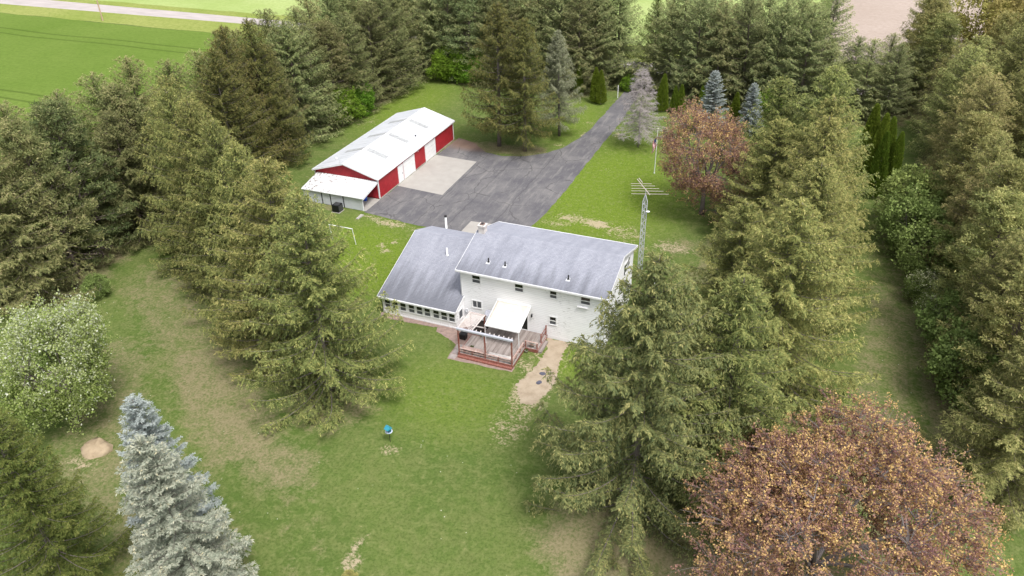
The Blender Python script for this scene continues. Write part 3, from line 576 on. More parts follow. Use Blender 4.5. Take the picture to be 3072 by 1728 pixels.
for i in range(-9, 10):
    for sgn in (1, -1):
        u0, v0, u1, v1 = i/9, 0.0, i/9+1.9, 1.0
        if sgn < 0: u0, u1 = 1-u0, 1-u1
        ts = [0.0, 1.0]
        for k in range(1):
            du = u1-u0
            ta, tb = sorted(((0-u0)/du, (1-u0)/du)); ta, tb = max(0, ta), min(1, tb)
        if tb-ta > .02: latt.bar(lp(u0+du*ta, ta)+Vector((0,0,.012*sgn)), lp(u0+du*tb, tb)+Vector((0,0,.012*sgn)), .05, .012)
lo_ = latt.build('lattice', M_LATTICE); pp(lo_); lo_['kind'] = 'stuff'
for p, q in ((A, D_), (B_, C_)): pp(MB().bar(p, q, .08, .06).build('lattice_rail', M_LATTICE))
# awning
aw = tag(empty('awning', (5.6, 0, 3.2)), 'cream retractable cloth awning fixed to the wall over the patio door', 'awning')
def ap(o): o.parent = aw; o.matrix_parent_inverse = Matrix.Translation((-5.6, 0, -3.2)); return o
cl = MB(); NXA, NYA = 14, 10
for j in range(NYA+1):
    v = j/NYA
    for i in range(NXA+1):
        u = i/NXA; x0 = 3.92+(7.26-3.92)*u; x1 = 4.0+(7.36-4.0)*u; sag = -.10*math.sin(math.pi*v)*(0.6+.4*math.sin(math.pi*u))
        cl.v.append((x0+(x1-x0)*v, -.10-3.22*v, 3.22-.74*v+sag))
for j in range(NYA):
    for i in range(NXA): a = j*(NXA+1)+i; cl.f.append((a, a+1, a+NXA+2, a+NXA+1))
cl = cl.build('cloth', M_AWNING, None, True); ap(cl)
sol = cl.modifiers.new('thick', 'SOLIDIFY'); sol.thickness = .012
ap(box('housing', (3.85, -.16, 3.16), (7.33, -.03, 3.30), M_WHITE)); ap(box('front_bar', (3.95, -3.40, 2.38), (7.41, -3.31, 2.49), M_WHITE))
for x0, x1 in ((3.86, 3.97), (7.33, 7.43)): ap(MB().bar((x0, -.1, 3.2), (x1, -3.36, 2.46), .06, .08).build('arm', M_WHITE))
for x in (3.97, 7.38): ap(MB().bar((x, -3.36, 2.38), (x, -3.36, DZ+.01), .06, .06).build('prop', M_WHITE))
# things on and around the deck
def bench(name, x0, x1, y0, y1, z, label, mat):
    b = tag(empty(name, ((x0+x1)/2, (y0+y1)/2, DZ)), label, 'bench'); off = Matrix.Translation((-(x0+x1)/2, -(y0+y1)/2, -DZ))
    parts = [box('seat_plank', (x0, y0+(y1-y0)*k/3+.01, z-.04), (x1, y0+(y1-y0)*(k+1)/3-.01, z), mat) for k in range(3)]
    parts += [box('leg', (x, y0+.04, DZ+.008), (x+.09, y1-.04, z-.04), M_REDWOOD) for x in (x0+.15, (x0+x1)/2-.04, x1-.25)]
    for p in parts: p.parent = b; p.matrix_parent_inverse = off
bench('deck_bench', 2.35, 4.85, -5.42, -4.95, .80, 'weathered plank bench at the left front of the deck', M_RAIL)
bench('deck_bench', 5.0, 7.45, -5.30, -4.75, .58, 'low whitish plank bench at the right front corner of the deck', simple('whitewashed_plank', (.60, .56, .53), .7, .12, 5))
def pot(name, x, y, z, r, h, label, bloom):
    e = tag(empty(name, (x, y, z)), label, 'planter'); m = MB(); m.lathe([(r*.6, 0), (r, h*.9), (r*1.08, h), (r*.9, h), (r*.85, h*.85)], (0, 0, 0), 14); m.build('pot', M_CONC, e, True)
    rp = random.Random(int(x*100)); f = MB()
    for k in range(60):
        a, rr, hh = rp.uniform(0, 6.28), r*math.sqrt(rp.random())*.9, h+rp.uniform(-.02, .12)
        px, py = rr*math.cos(a), rr*math.sin(a); q = rp.uniform(0, 6.28); s = .05
        f.add([(px, py, hh-.05), (px+s*math.cos(q), py+s*math.sin(q), hh+.02), (px+.02, py, hh+.07), (px+s*math.cos(q+2), py+s*math.sin(q+2), hh+.01)], [(0,1,2,3)])
    f.build('plant', bloom, e)
M_PLANT = simple('potted_leaves', (.16, .2, .07), .8, .2); M_WBLOOM = simple('white_blooms', (.62, .58, .50), .8, .15)
pot('planter', 8.32, -2.32, DZ+.008, .24, .30, 'round pale pot with white flowers inside the deck side railing', M_WBLOOM)
pot('planter', 7.95, -2.95, .004, .16, .26, 'small pale pot on the ground in the corner outside the deck', M_PLANT)
pot('planter', 3.15, -4.7, DZ+.008, .20, .26, 'grey pot on the deck behind the left bench', M_PLANT)
dish = tag(empty('satellite_dish', (3.0, -.62, 0.01)), 'grey satellite dish on a post against the wall left of the awning', 'satellite dish')
dm = MB(); n = 18; R_ = .36
for i in range(5):
    r = R_*i/4
    for k in range(n): a = 2*math.pi*k/n; dm.v.append((r*math.cos(a)*.9, r*math.sin(a), .35*r*r))
for i in range(4):
    for k in range(n): k2 = (k+1) % n; dm.f.append((i*n+k, i*n+k2, (i+1)*n+k2, (i+1)*n+k))
dd = dm.build('dish', simple('dish_grey', (.44, .45, .52), .5, .05), dish, True); dd.location = (.08, -.05, 1.85); dd.rotation_euler = (math.radians(62), 0, math.radians(28)); s_ = dd.modifiers.new('t', 'SOLIDIFY'); s_.thickness = .015
MB().tube([(.05, .05, 0), (.05, .05, 1.8)], .035, 8).build('mast', M_GALV, dish); MB().tube([(.1, -.1, 1.65), (.25, -.55, 1.75)], .015, 6).build('feed_arm', M_GALV, dish); box('feed_horn', (.21, -.62, 1.72), (.30, -.53, 1.82), M_GALV, dish)
hatch = tag(empty('cellar_hatch', (2.2, -1.2, 0)), 'dark cellar hatch with a pale crossbar beside the deck under the lattice', 'hatch')
h_ = MB(); h_.add([(-.75, -.75, .02), (.85, -.75, .02), (.85, 1.1, .02), (-.75, 1.1, .02), (-.75, -.75, .22), (.85, -.75, .22), (.85, 1.1, .42), (-.75, 1.1, .42)], [(4,5,6,7),(0,1,5,4),(1,2,6,5),(2,3,7,6),(3,0,4,7)]); h_.build('door', M_BROWNDARK, hatch)
MB().bar((-.72, .05, .345), (.84, .05, .345), .13, .05).build('crossbar', M_LATTICE, hatch); box('kerb', (-.86, -.86, 0), (.84, -.755, .2), M_REDWOOD, hatch)
binb = tag(empty('storage_box', (1.45, -3.05, .03)), 'black lidded storage box on the pavers left of the deck', 'storage box')
b_ = MB(); b_.add([(-.3,-.25,0),(.3,-.25,0),(.3,.25,0),(-.3,.25,0),(-.34,-.29,.55),(.34,-.29,.55),(.34,.29,.55),(-.34,.29,.55)], [(3,2,1,0),(0,1,5,4),(1,2,6,5),(2,3,7,6),(3,0,4,7),(4,5,6,7)]); b_.build('bin', M_BLACK, binb)
b_ = MB(); b_.box((-.37,-.32,.55), (.37,.32,.60)); b_.box((-.30,-.25,.60), (.30,.25,.63)); b_.build('lid', M_BLACK, binb)
for x, y, rz, lab in ((10.48, -5.39, .2, 'flat dark stepping stone on the chip path, nearer the house'), (10.63, -6.67, 1.1, 'flat dark stepping stone on the chip path, farther from the house')):
    m = MB(); rs = random.Random(int(x*77)); n = 12; ring = [(.30*(1+rs.uniform(-.15, .15))*math.cos(6.283*k/n), .22*(1+rs.uniform(-.15, .15))*math.sin(6.283*k/n)) for k in range(n)]
    m.v = [(a, b, .0) for a, b in ring]+[(a*.94, b*.94, .05) for a, b in ring]; m.f = [(k, (k+1) % n, n+(k+1) % n, n+k) for k in range(n)]+[tuple(n+k for k in range(n))]
    o = m.build('stepping_stone', simple('slate', (.10, .10, .135), .7, .15, 6) if 'slate' not in MATS else MATS['slate']); o.location = (x, y, .008); o.rotation_euler.z = rz; tag(o, lab, 'stone', 'stepping stones on the chip path')

# ------------------------------------------------------------------ barn
BX0, BX1, BY0, BY1, BEH, BRH = -31.9, -22.2, 21.2, 43.35, 2.97, 4.45
BXM = (BX0+BX1)/2; EX0, EX1 = BX0-.2, BX1+.18
barn = tag(empty('pole_barn', (0, 0, 0)), 'long red metal pole barn with white roof and two white garage doors', 'barn')
def ribbed(mb, p0, ux, L, nrm, z0fn, z1fn, pitch=.23, d=.022):
    p0, ux, nrm = Vector(p0), Vector(ux), Vector(nrm); n = int(L/pitch); prof = []
    for i in range(n+1):
        s = L*i/n
        if i < n: prof += [(s, 0), (s+L/n*.62, 0), (s+L/n*.72, d), (s+L/n*.9, d)]
    prof.append((L, 0)); b = len(mb.v)
    for s, o in prof:
        q = p0+ux*s+nrm*o; mb.v.append((q.x, q.y, z0fn(s))); mb.v.append((q.x, q.y, z1fn(s)))
    for i in range(len(prof)-1): mb.f.append((b+2*i, b+2*i+2, b+2*i+3, b+2*i+1))
top = BEH-.08; rise = lambda s: top+(BRH-BEH)*(1-abs(s-(BX1-BX0)/2)/((BX1-BX0)/2))
w = MB(); w.box((BX0+.05, BY0+.05, 0), (BX1-.05, BY1-.05, top-.1))
w.add([(BX0+.05, BY0+.05, top-.1), (BX1-.05, BY0+.05, top-.1), (BXM, BY0+.05, BRH-.2), (BX0+.05, BY1-.05, top-.1), (BX1-.05, BY1-.05, top-.1), (BXM, BY1-.05, BRH-.2)], [(0,1,2),(4,3,5),(0,2,5,3),(1,4,5,2)])
ribbed(w, (BX1, BY0, 0), (0,1,0), BY1-BY0, (1,0,0), lambda s: .12, lambda s: top); ribbed(w, (BX0, BY1, 0), (0,-1,0), BY1-BY0, (-1,0,0), lambda s: .12, lambda s: top)
ribbed(w, (BX0, BY0, 0), (1,0,0), BX1-BX0, (0,-1,0), lambda s: .12, rise); ribbed(w, (BX1, BY1, 0), (-1,0,0), BX1-BX0, (0,1,0), lambda s: .12, rise)
w.build('wall', M_RED, barn)
box('base_board', (BX1-.02, BY0-.02, 0), (BX1+.035, BY1+.02, .13), M_CONC, barn); box('base_board', (BX0-.035, BY0-.02, 0), (BX0+.02, BY1+.02, .13), M_CONC, barn)
for x, y in ((BX1-.10, BY0-.05), (BX1-.10, BY1-.10), (BX0-.05, BY0-.05), (BX0-.05, BY1-.10)): box('corner_trim', (x, y, .131), (x+.15, y+.15, top), M_WHITE, barn)
def rib_slope(name, y0, y1, xa, za, xb, zb, mat, parent, pitch=.9, d=.03, th=.05):
    # ribs run from eave to ridge; profile along y
    L = y1-y0; n = int(L/pitch); prof = []
    for i in range(n): s = y0+L*i/n; prof += [(s, 0), (s+L/n*.86, 0), (s+L/n*.9, d), (s+L/n*.96, d)]
    prof.append((y1, 0)); m = MB()
    for y, o in prof: m.v.append((xa, y, za+o)); m.v.append((xb, y, zb+o))
    for i in range(len(prof)-1): m.f.append((2*i, 2*i+2, 2*i+3, 2*i+1) if xa > xb else (2*i+1, 2*i+3, 2*i+2, 2*i))
    m.add([(xa, y0, za-th), (xa, y1, za-th), (xb, y1, zb-th), (xb, y0, zb-th), (xa, y0, za-.004), (xa, y1, za-.004), (xb, y1, zb-.004), (xb, y0, zb-.004)], [(0,1,2,3),(0,1,5,4),(1,2,6,5),(3,0,4,7)])
    return m.build(name, mat, parent)
RY0, RY1 = BY0-.3, BY1+.3
r1 = rib_slope('roof', RY0, RY1, EX1, BEH, BXM, BRH, M_BARNROOF, barn); r2 = rib_slope('roof', RY0, RY1, EX0, BEH, BXM, BRH, M_BARNROOF, barn)
cp = MB(); cp.add([(BXM-.22, RY0-.02, BRH-.02), (BXM, RY0-.02, BRH+.06), (BXM+.22, RY0-.02, BRH-.02), (BXM-.22, RY1+.02, BRH-.02), (BXM, RY1+.02, BRH+.06), (BXM+.22, RY1+.02, BRH-.02)], [(0,1,4,3),(1,2,5,4),(0,2,1),(3,4,5)]); cp.build('ridge_cap', M_WHITE, r1)
for xa in (EX0, EX1): MB().bar((xa, RY0-.035, BEH-.06), (BXM, RY0-.035, BRH-.06), .05, .2).build('rake_trim', M_WHITE, barn); MB().bar((xa, RY1+.035, BEH-.06), (BXM, RY1+.035, BRH-.06), .05, .2).build('rake_trim', M_WHITE, barn)
box('eave_trim', (EX1+.003, RY0, BEH-.16), (EX1+.06, RY1, BEH+.0), M_WHITE, barn); box('eave_trim', (EX0-.06, RY0, BEH-.16), (EX0-.003, RY1, BEH), M_WHITE, barn)
box('soffit', (BX1+.03, RY0, BEH-.14), (EX1, RY1, BEH-.11), M_GREYMETAL, barn)
zb_ = lambda x: BRH-(BRH-BEH)*abs(x-BXM)/(EX1-BXM)
for yc in (26.55, 32.45, 38.4):
    for sg in (1, -1):
        x0, x1 = BXM+sg*.35, BXM+sg*3.25; y0, y1 = yc-.42, yc+.42
        m = MB(); m.add([(x0, y0, zb_(x0)+.036), (x1, y0, zb_(x1)+.036), (x1, y1, zb_(x1)+.036), (x0, y1, zb_(x0)+.036), (x0, y0, zb_(x0)+.0), (x1, y0, zb_(x1)+.0), (x1, y1, zb_(x1)+.0), (x0, y1, zb_(x0)+.0)], [(0,1,2,3) if sg > 0 else (3,2,1,0), (0,1,5,4), (1,2,6,5), (2,3,7,6), (3,0,4,7)]); m.build('skylight_panel', M_SKYLIGHT, barn)
def garage_door(y0, y1, z1):
    m = MB(); f = .14
    m.box((BX1, y0, .0), (BX1+.07, y0+f, z1)); m.box((BX1, y1-f, .0), (BX1+.07, y1, z1)); m.box((BX1, y0, z1), (BX1+.072, y1, z1+.12))
    g = m.build('garage_door', M_WHITE, barn)
    for k in range(4):
        za, zb2 = .03+(z1-.03)*k/4, .03+(z1-.03)*(k+1)/4
        box('door_panel', (BX1, y0+f+.005, za+.012), (BX1+.045, y1-f-.005, zb2-.012), M_SASH, g)
garage_door(27.8, 30.95, 2.42); garage_door(34.1, 37.3, 2.42)
m = MB(); m.box((BX1, 26.3, 0), (BX1+.06, 26.42, 2.36)); m.box((BX1, 27.53, 0), (BX1+.06, 27.65, 2.36)); m.box((BX1, 26.3, 2.36), (BX1+.062, 27.65, 2.48)); pd = m.build('door', M_WHITE, barn)
box('door_leaf', (BX1, 26.43, .03), (BX1+.042, 27.52, 2.35), M_SASH, pd); box('door_handle', (BX1+.043, 27.36, 1.1), (BX1+.09, 27.44, 1.22), M_BLACK, pd)
# lean-to
lt = tag(empty('lean_to', (0, 0, 0)), 'pale metal lean-to shed with chipped white roof on the near end of the red barn', 'shed')
LX0, LX1, LY0 = -31.4, -22.45, 17.45
m = MB()
for a, b in ((LX0, -28.66), (-28.48, -27.35), (-27.17, -25.37), (-25.19, LX1)): ribbed(m, (a, LY0, 0), (1,0,0), b-a, (0,-1,0), lambda s: .05, lambda s: 1.80, .16, .015); m.box((a, LY0+.002, .05), (b, LY0+.03, 1.80))
ribbed(m, (LX0, BY0-.1, 0), (0,-1,0), BY0-.1-LY0, (-1,0,0), lambda s: .05, lambda s: 2.48-.66*s/(BY0-LY0), .16, .015)
m.build('wall', M_GREYMETAL, lt)
for a in (-28.57, -27.26, -25.28): box('dark_opening', (a-.12, LY0+.035, .06), (a+.12, LY0+.06, 1.80), M_BLACK, lt)
def lean_roof():
    y0, z0, y1, z1 = 17.24, 1.86, BY0-.06, 2.57; L = -22.15+31.5; n = int(L/.3); prof = []
    for i in range(n): s = -31.5+L*i/n; prof += [(s, 0), (s+L/n*.7, 0), (s+L/n*.78, .03), (s+L/n*.92, .03)]
    prof.append((-22.15, 0)); mm = MB()
    for x, o in prof: mm.v.append((x, y0, z0+o)); mm.v.append((x, y1, z1+o))
    for i in range(len(prof)-1): mm.f.append((2*i, 2*i+2, 2*i+3, 2*i+1))
    mm.add([(-31.5, y0, z0-.04), (-22.15, y0, z0-.04), (-22.15, y1, z1-.04), (-31.5, y1, z1-.04)], [(3,2,1,0)])
    mm.build('roof', M_LEANROOF, lt)
    MB().bar((-22.20, y0, z0-.17), (-22.20, y1, z1-.17), .07, .14).build('rafter', M_WHITE, lt); box('eave_trim', (-31.5, y0-.03, z0-.09), (-22.15, y0-.002, z0), M_WHITE, lt)
    box('post', (LX1-.02, LY0, 0), (LX1+.08, LY0+.1, 1.80), M_WHITE, lt)
lean_roof()
struct(box('concrete_slab', (LX0, LY0+.07, .0), (LX1+.35, BY0-.06, .04), M_CONC)); bpy.data.objects['concrete_slab']['kind'] = 'structure'
for y, z, lab in ((20.9, 4.3, None),):
    L_ = tag(empty('yard_light', (-27.4, 20.86, 4.32)), 'white yard light on a thin bent pole above the barn gable', 'yard light')
    MB().tube([(0, 0, -.15), (-.05, 0, .5), (-.2, -.05, .88), (-.3, -.1, .92)], .03, 6).build('pole', M_GALV, L_); MB().lathe([(.05, .12), (.09, .08), (.19, -.05), (.17, -.10), (.10, -.14)], (-.38, -.12, .86), 12).build('lamp_head', M_WHITE, L_, True)
L_ = tag(empty('yard_light', (-22.1, 31.7, 2.6)), 'black floodlight on a tall thin pole at the barn eave between the garage doors', 'yard light')
MB().tube([(.18, 0, 0), (.18, 0, 1.9), (-.02, .25, 2.15), (-.2, .4, 2.15)], .028, 6).build('pole', M_WHITE, L_); MB().lathe([(.06, .14), (.13, .02), (.13, -.08), (.05, -.12)], (-.25, .45, 2.16), 10).build('lamp_head', M_BLACK, L_, True)
ac = tag(empty('air_conditioner', (-25.55, 16.35, .0)), 'black air conditioner unit on the grass beside the lean-to wall', 'air conditioner')
box('housing', (-.5, -.5, .04), (.5, .5, 1.0), M_BLACK, ac); box('base_pad', (-.6, -.6, 0), (.6, .6, .038), M_CONC, ac)
m = MB(); m.lathe([(.40, 1.0), (.40, 1.03), (.33, 1.03), (.33, 1.005)], (0, 0, 0), 18); m.build('fan_ring', simple('dark_grey_metal', (.06, .06, .062), .5, .1), ac)
m = MB()
for k in range(4): a = k*math.pi/4; m.bar((-.33*math.cos(a), -.33*math.sin(a), 1.02+.003*k), (.33*math.cos(a), .33*math.sin(a), 1.02+.003*k), .02, .01)
m.build('fan_grille', MATS['dark_grey_metal'], ac)
for sx in (-1, 1): box('side_louvre', (sx*.505, -.42, .15), (sx*.52, .42, .9), MATS['dark_grey_metal'], ac)
for i, (x, y, lab) in enumerate(((-23.85, 20.2, 'blue plastic barrel under the lean-to roof, nearer the red wall'), (-24.05, 19.35, 'blue plastic barrel under the lean-to roof, nearer the grass'))):
    m = MB(); m.lathe([(.26, 0), (.29, .05), (.29, .3), (.31, .33), (.29, .36), (.29, .62), (.31, .65), (.29, .68), (.29, .92), (.24, .98)], (0, 0, 0), 16); e = tag(empty('barrel', (x, y, .041)), lab, 'barrel', 'blue barrels under the lean-to'); m.build('drum', M_BLUE, e, True)
    MB().lathe([(.25, .98), (.27, .99), (.27, 1.02), (.05, 1.03)], (0, 0, 0), 16).build('lid', M_BLUE, e)
sp_ = MB(); sp_.add([(-.18, -.6, 0), (.18, -.6, 0), (.22, .6, 0), (-.22, .6, 0), (-.18, -.6, .07), (.18, -.6, .07), (.22, .6, .14), (-.22, .6, .14), (-.12, -.6, .04), (.12, -.6, .04), (.14, .52, .08), (-.14, .52, .08)], [(0,1,5,4),(1,2,6,5),(2,3,7,6),(3,0,4,7),(5,9,8,4),(6,10,9,5),(7,11,10,6),(4,8,11,7),(8,9,10,11)])
o = sp_.build('splash_block', M_CONC); o.location = (-21.95, 15.8, .004); o.rotation_euler.z = -.05; tag(o, 'pale concrete splash block on the grass at the corner of the asphalt', 'splash block')

# ------------------------------------------------------------------ yard objects
sw = tag(empty('swing_frame', (-20.2, 9.3, 0)), 'white metal swing frame with thin green ropes on the lawn', 'swing set')
MB().tube([(-1.65, 0, 2.2), (1.6, 0, 2.2)], .055, 8).build('top_bar', M_WHITE, sw)
for x in (-1.6, 1.55):
    MB().tube([(x, 0, 2.2), (x+(.05 if x > 0 else -.05), .25, 0)], .045, 8).build('leg', M_WHITE, sw)
for x, dy in ((-.55, -.9), (.45, -1.0), (1.35, -1.1)): MB().tube([(x, 0, 2.15), (x-.5, -.7, 1.2), (x-1.05, -1.4, .012)], .018, 5).build('rope', simple('green_rope', (.33, .42, .16), .7, .1) if 'green_rope' not in MATS else MATS['green_rope'], sw)
tw = tag(empty('antenna_tower', (14.62, 13.3, 0), .25), 'galvanised lattice tower beside the house carrying a television antenna', 'tower')
TWH = 10.1; tr = .26; leg_xy = [(tr*math.cos(a), tr*math.sin(a)) for a in (math.pi/2, math.pi*7/6, math.pi*11/6)]
for x, y in leg_xy: MB().tube([(x, y, 0), (x, y, TWH-.7), (x*.12, y*.12, TWH)], .042, 6).build('leg', M_GALV, tw)
br_ = MB(); nz = 24
for k in range(nz):
    z0, z1 = (TWH-.8)*k/nz, (TWH-.8)*(k+1)/nz
    for a in range(3):
        p, q = leg_xy[a], leg_xy[(a+1) % 3]
        if k % 2: p, q = q, p
        br_.tube([(p[0], p[1], z0), (q[0], q[1], z1)], .022, 4, False)
tag(br_.build('lattice_bracing', M_GALV, tw), kind='stuff')
MB().tube([(0, 0, TWH-.2), (0, 0, TWH+.65)], .03, 6).build('mast', M_GALV, tw)
an = tag(empty('television_antenna', (14.62, 13.3, TWH+.55), 0), 'long television antenna with pale crossbars on top of the lattice tower', 'antenna')
ax = Vector((.62, -.95, 0)).normalized()
MB().tube([tuple(ax*-2.7), tuple(ax*1.15)], .04, 6).build('boom', M_ANT, an); MB().tube([tuple(ax*-2.75+Vector((.17, .12, .05))), tuple(ax*-1.7+Vector((.17, .12, .05)))], .04, 6).build('upper_boom', M_ANT, an)
for k, (p, ln) in enumerate(((-1.55, 2.1), (-1.0, 2.4), (-.35, 2.75), (.25, 3.2), (.95, 3.7))):
    c_ = ax*p; d_ = Vector((.93, .30, 0)).normalized(); MB().tube([tuple(c_-d_*ln*.48), tuple(c_+d_*ln*.52)], .022, 5).build('crossbar', M_ANT, an)
td = tag(empty('tower_dish', (14.95, 13.05, 8.4), 0), 'small white dish on the side of the lattice tower', 'dish'); MB().lathe([(.02, -.06), (.12, -.03), (.20, .04), (.19, .05), (.05, .0)], (0.1, 0, 0), 12).build('dish', M_WHITE, td, True); MB().tube([(-.2, 0, 0), (.1, 0, -.03)], .02, 5).build('bracket', M_GALV, td)
fl = tag(empty('flagpole', (9.62, 41.3, 0)), 'white flagpole with a gold ball standing left of the red maple', 'flagpole')
MB().tube([(0, 0, 0), (0, 0, 6.35)], [.055, .035], 8).build('pole', M_WHITE, fl); MB().lathe([(.02, 0), (.09, .05), (.11, .11), (.09, .17), (.02, .22)], (0, 0, 6.33), 10).build('ball', simple('cream_ball', (.7, .66, .5), .4), fl, True); MB().lathe([(.09, 0), (.09, .12), (.05, .2)], (0, 0, 0), 8).build('collar', M_WHITE, fl)
flag = tag(empty('flag', (9.62, 41.3, 5.3), math.radians(200)), 'limp red, white and blue striped flag hanging on the flagpole', 'flag')
def flag_part(name, u0, u1, v0, v1, mat):
    m = MB(); nu = 10; nv = 4
    for j in range(nv+1):
        for i in range(nu+1):
            u = u0+(u1-u0)*i/nu; v = v0+(v1-v0)*j/nv      # limp: fly end sags down
            fold = .16*math.sin(u*9.0+v*2)*(.3+u); x = .06+u*.52+.08*math.sin(v*4+u*3); z = -v*1.25 - (u**1.3)*1.35
            m.v.append((x, fold, z))
    for j in range(nv):
        for i in range(nu): a = j*(nu+1)+i; m.f.append((a, a+1, a+nu+2, a+nu+1))
    o = m.build(name, mat, flag, True); s_ = o.modifiers.new('t', 'SOLIDIFY'); s_.thickness = .012
M_FR, M_FW, M_FB = simple('flag_red', (.48, .03, .05), .8, .05), simple('flag_white', (.74, .72, .74), .8, .05), simple('flag_blue', (.03, .05, .20), .8, .05)
for k in range(13): flag_part('stripe', .42 if k < 7 else 0, 1, k/13, (k+1)/13, M_FR if k % 2 == 0 else M_FW)
flag_part('canton', 0, .42, 0, 7/13, M_FB)
wp = tag(empty('marker_post', (-3.75, 70.3, 0)), 'thin white post on the left edge of the far driveway', 'post'); MB().tube([(0, 0, 0), (0, 0, 2.1)], .075, 8).build('shaft', M_WHITE, wp); MB().lathe([(.09, 0), (.09, .05), (.03, .09)], (0, 0, 2.1), 8).build('cap', M_WHITE, wp)
bf = tag(empty('bird_feeder', (1.93, -18.0, 0)), 'teal bird feeder with a pale round tray on a thin pole in the lawn', 'bird feeder')
MB().tube([(0, 0, 0), (0, 0, 1.05)], .022, 6).build('pole', M_BLACK, bf); MB().lathe([(.05, .98), (.22, .99), (.27, 1.05), (.25, 1.05), (.2, 1.01)], (0, 0, 0), 18).build('tray', M_PALEBLUE, bf, True)
m = MB(); m.box((-.13, -.11, 1.03), (.13, .11, 1.36)); m.build('hopper', M_TEALDARK, bf); m = MB(); m.add([(-.21, -.26, 1.35), (.21, -.26, 1.35), (.21, .2, 1.35), (-.21, .2, 1.35), (-.18, -.02, 1.60), (.18, -.02, 1.60)], [(3,2,1,0),(0,1,5,4),(2,3,4,5),(1,2,5),(3,0,4)]); rf_ = m.build('hopper_roof', M_TEAL, bf); bf.rotation_euler.z = -.35; bf.scale = (1.15, 1.15, 1.08)
up = tag(empty('utility_pole', (-140.0, 86.3, 0)), 'wooden utility pole on the verge between the crop field and the road', 'utility pole')
M_POLE = bark('pole_wood', (.40, .28, .20), (.50, .36, .27)); MB().tube([(0, 0, 0), (0, 0, 10.5)], [.17, .11], 8).build('pole', M_POLE, up); MB().bar((-.1, -1.2, 9.8), (-.1, 1.2, 9.8), .1, .12).build('crossarm', M_POLE, up)
for y in (-1.05, 0, 1.05): MB().lathe([(.03, 0), (.05, .05), (.05, .12), (.02, .16)], (-.1, y, 9.86), 8).build('insulator', M_GALV, up)
mound = MB(); rs = random.Random(4); n = 20; rings = [(1.0, 0), (.92, .28), (.72, .42), (.35, .46), (.0, .44)]
for r, z in rings:
    for k in range(n): a = 6.283*k/n; q = 1+.12*math.sin(3*a+z*5)+rs.uniform(-.08, .08); mound.v.append((1.35*r*q*math.cos(a), 1.0*r*q*math.sin(a), z*(1+rs.uniform(-.25, .25)) if r > 0 else z))
for i in range(4):
    for k in range(n): k2 = (k+1) % n; mound.f.append((i*n+k, i*n+k2, (i+1)*n+k2, (i+1)*n+k))
o = mound.build('cut_stump', field_mat('fresh_sawn_wood', (.33, .255, .165), (.42, .335, .235), (.22, .16, .10)), None, True); o.location = (-20.15, -27.4, 0); tag(o, 'broad pale tan stump mound on the lane by the dark spruce', 'stump')
wl = tag(empty('well_cap', (16.6, 12.6, 0)), 'small white well cap on the grass beside the tower', 'well cap'); MB().lathe([(.15, 0), (.15, .35)], (0, 0, 0), 12).build('casing', M_WHITE, wl); MB().lathe([(.19, .35), (.19, .42), (.08, .47)], (0, 0, 0), 12).build('cap', M_WHITE, wl)

# ------------------------------------------------------------------ trees
def kite_mesh(name, P, D, S, L, W, tint, mat):
    n = len(P); V = np.empty((n, 4, 3), np.float32)
    V[:, 0] = P; V[:, 1] = P + D*(L*.45)[:, None] + S*(W*.5)[:, None]; V[:, 2] = P + D*L[:, None]; V[:, 3] = P + D*(L*.45)[:, None] - S*(W*.5)[:, None]
    me = bpy.data.meshes.new(name); me.vertices.add(4*n); me.vertices.foreach_set('co', V.ravel())
    me.loops.add(4*n); me.loops.foreach_set('vertex_index', np.arange(4*n, dtype=np.int32))
    me.polygons.add(n); me.polygons.foreach_set('loop_start', np.arange(0, 4*n, 4, dtype=np.int32))
    try: me.polygons.foreach_set('loop_total', np.full(n, 4, np.int32))
    except Exception: pass
    at = me.attributes.new('tint', 'FLOAT', 'POINT'); at.data.foreach_set('value', np.repeat(np.clip(tint, 0, 1), 4).astype(np.float32))
    me.materials.append(mat); me.update(calc_edges=True); return me
def unit(a): return a/np.maximum(np.linalg.norm(a, axis=-1, keepdims=True), 1e-6)
def perp(D, rng):
    R = rng.normal(size=D.shape); return unit(np.cross(D, R))
def tube_np(mb, pts, rads, n=4): mb.tube([tuple(p) for p in pts], list(rads), n, False)

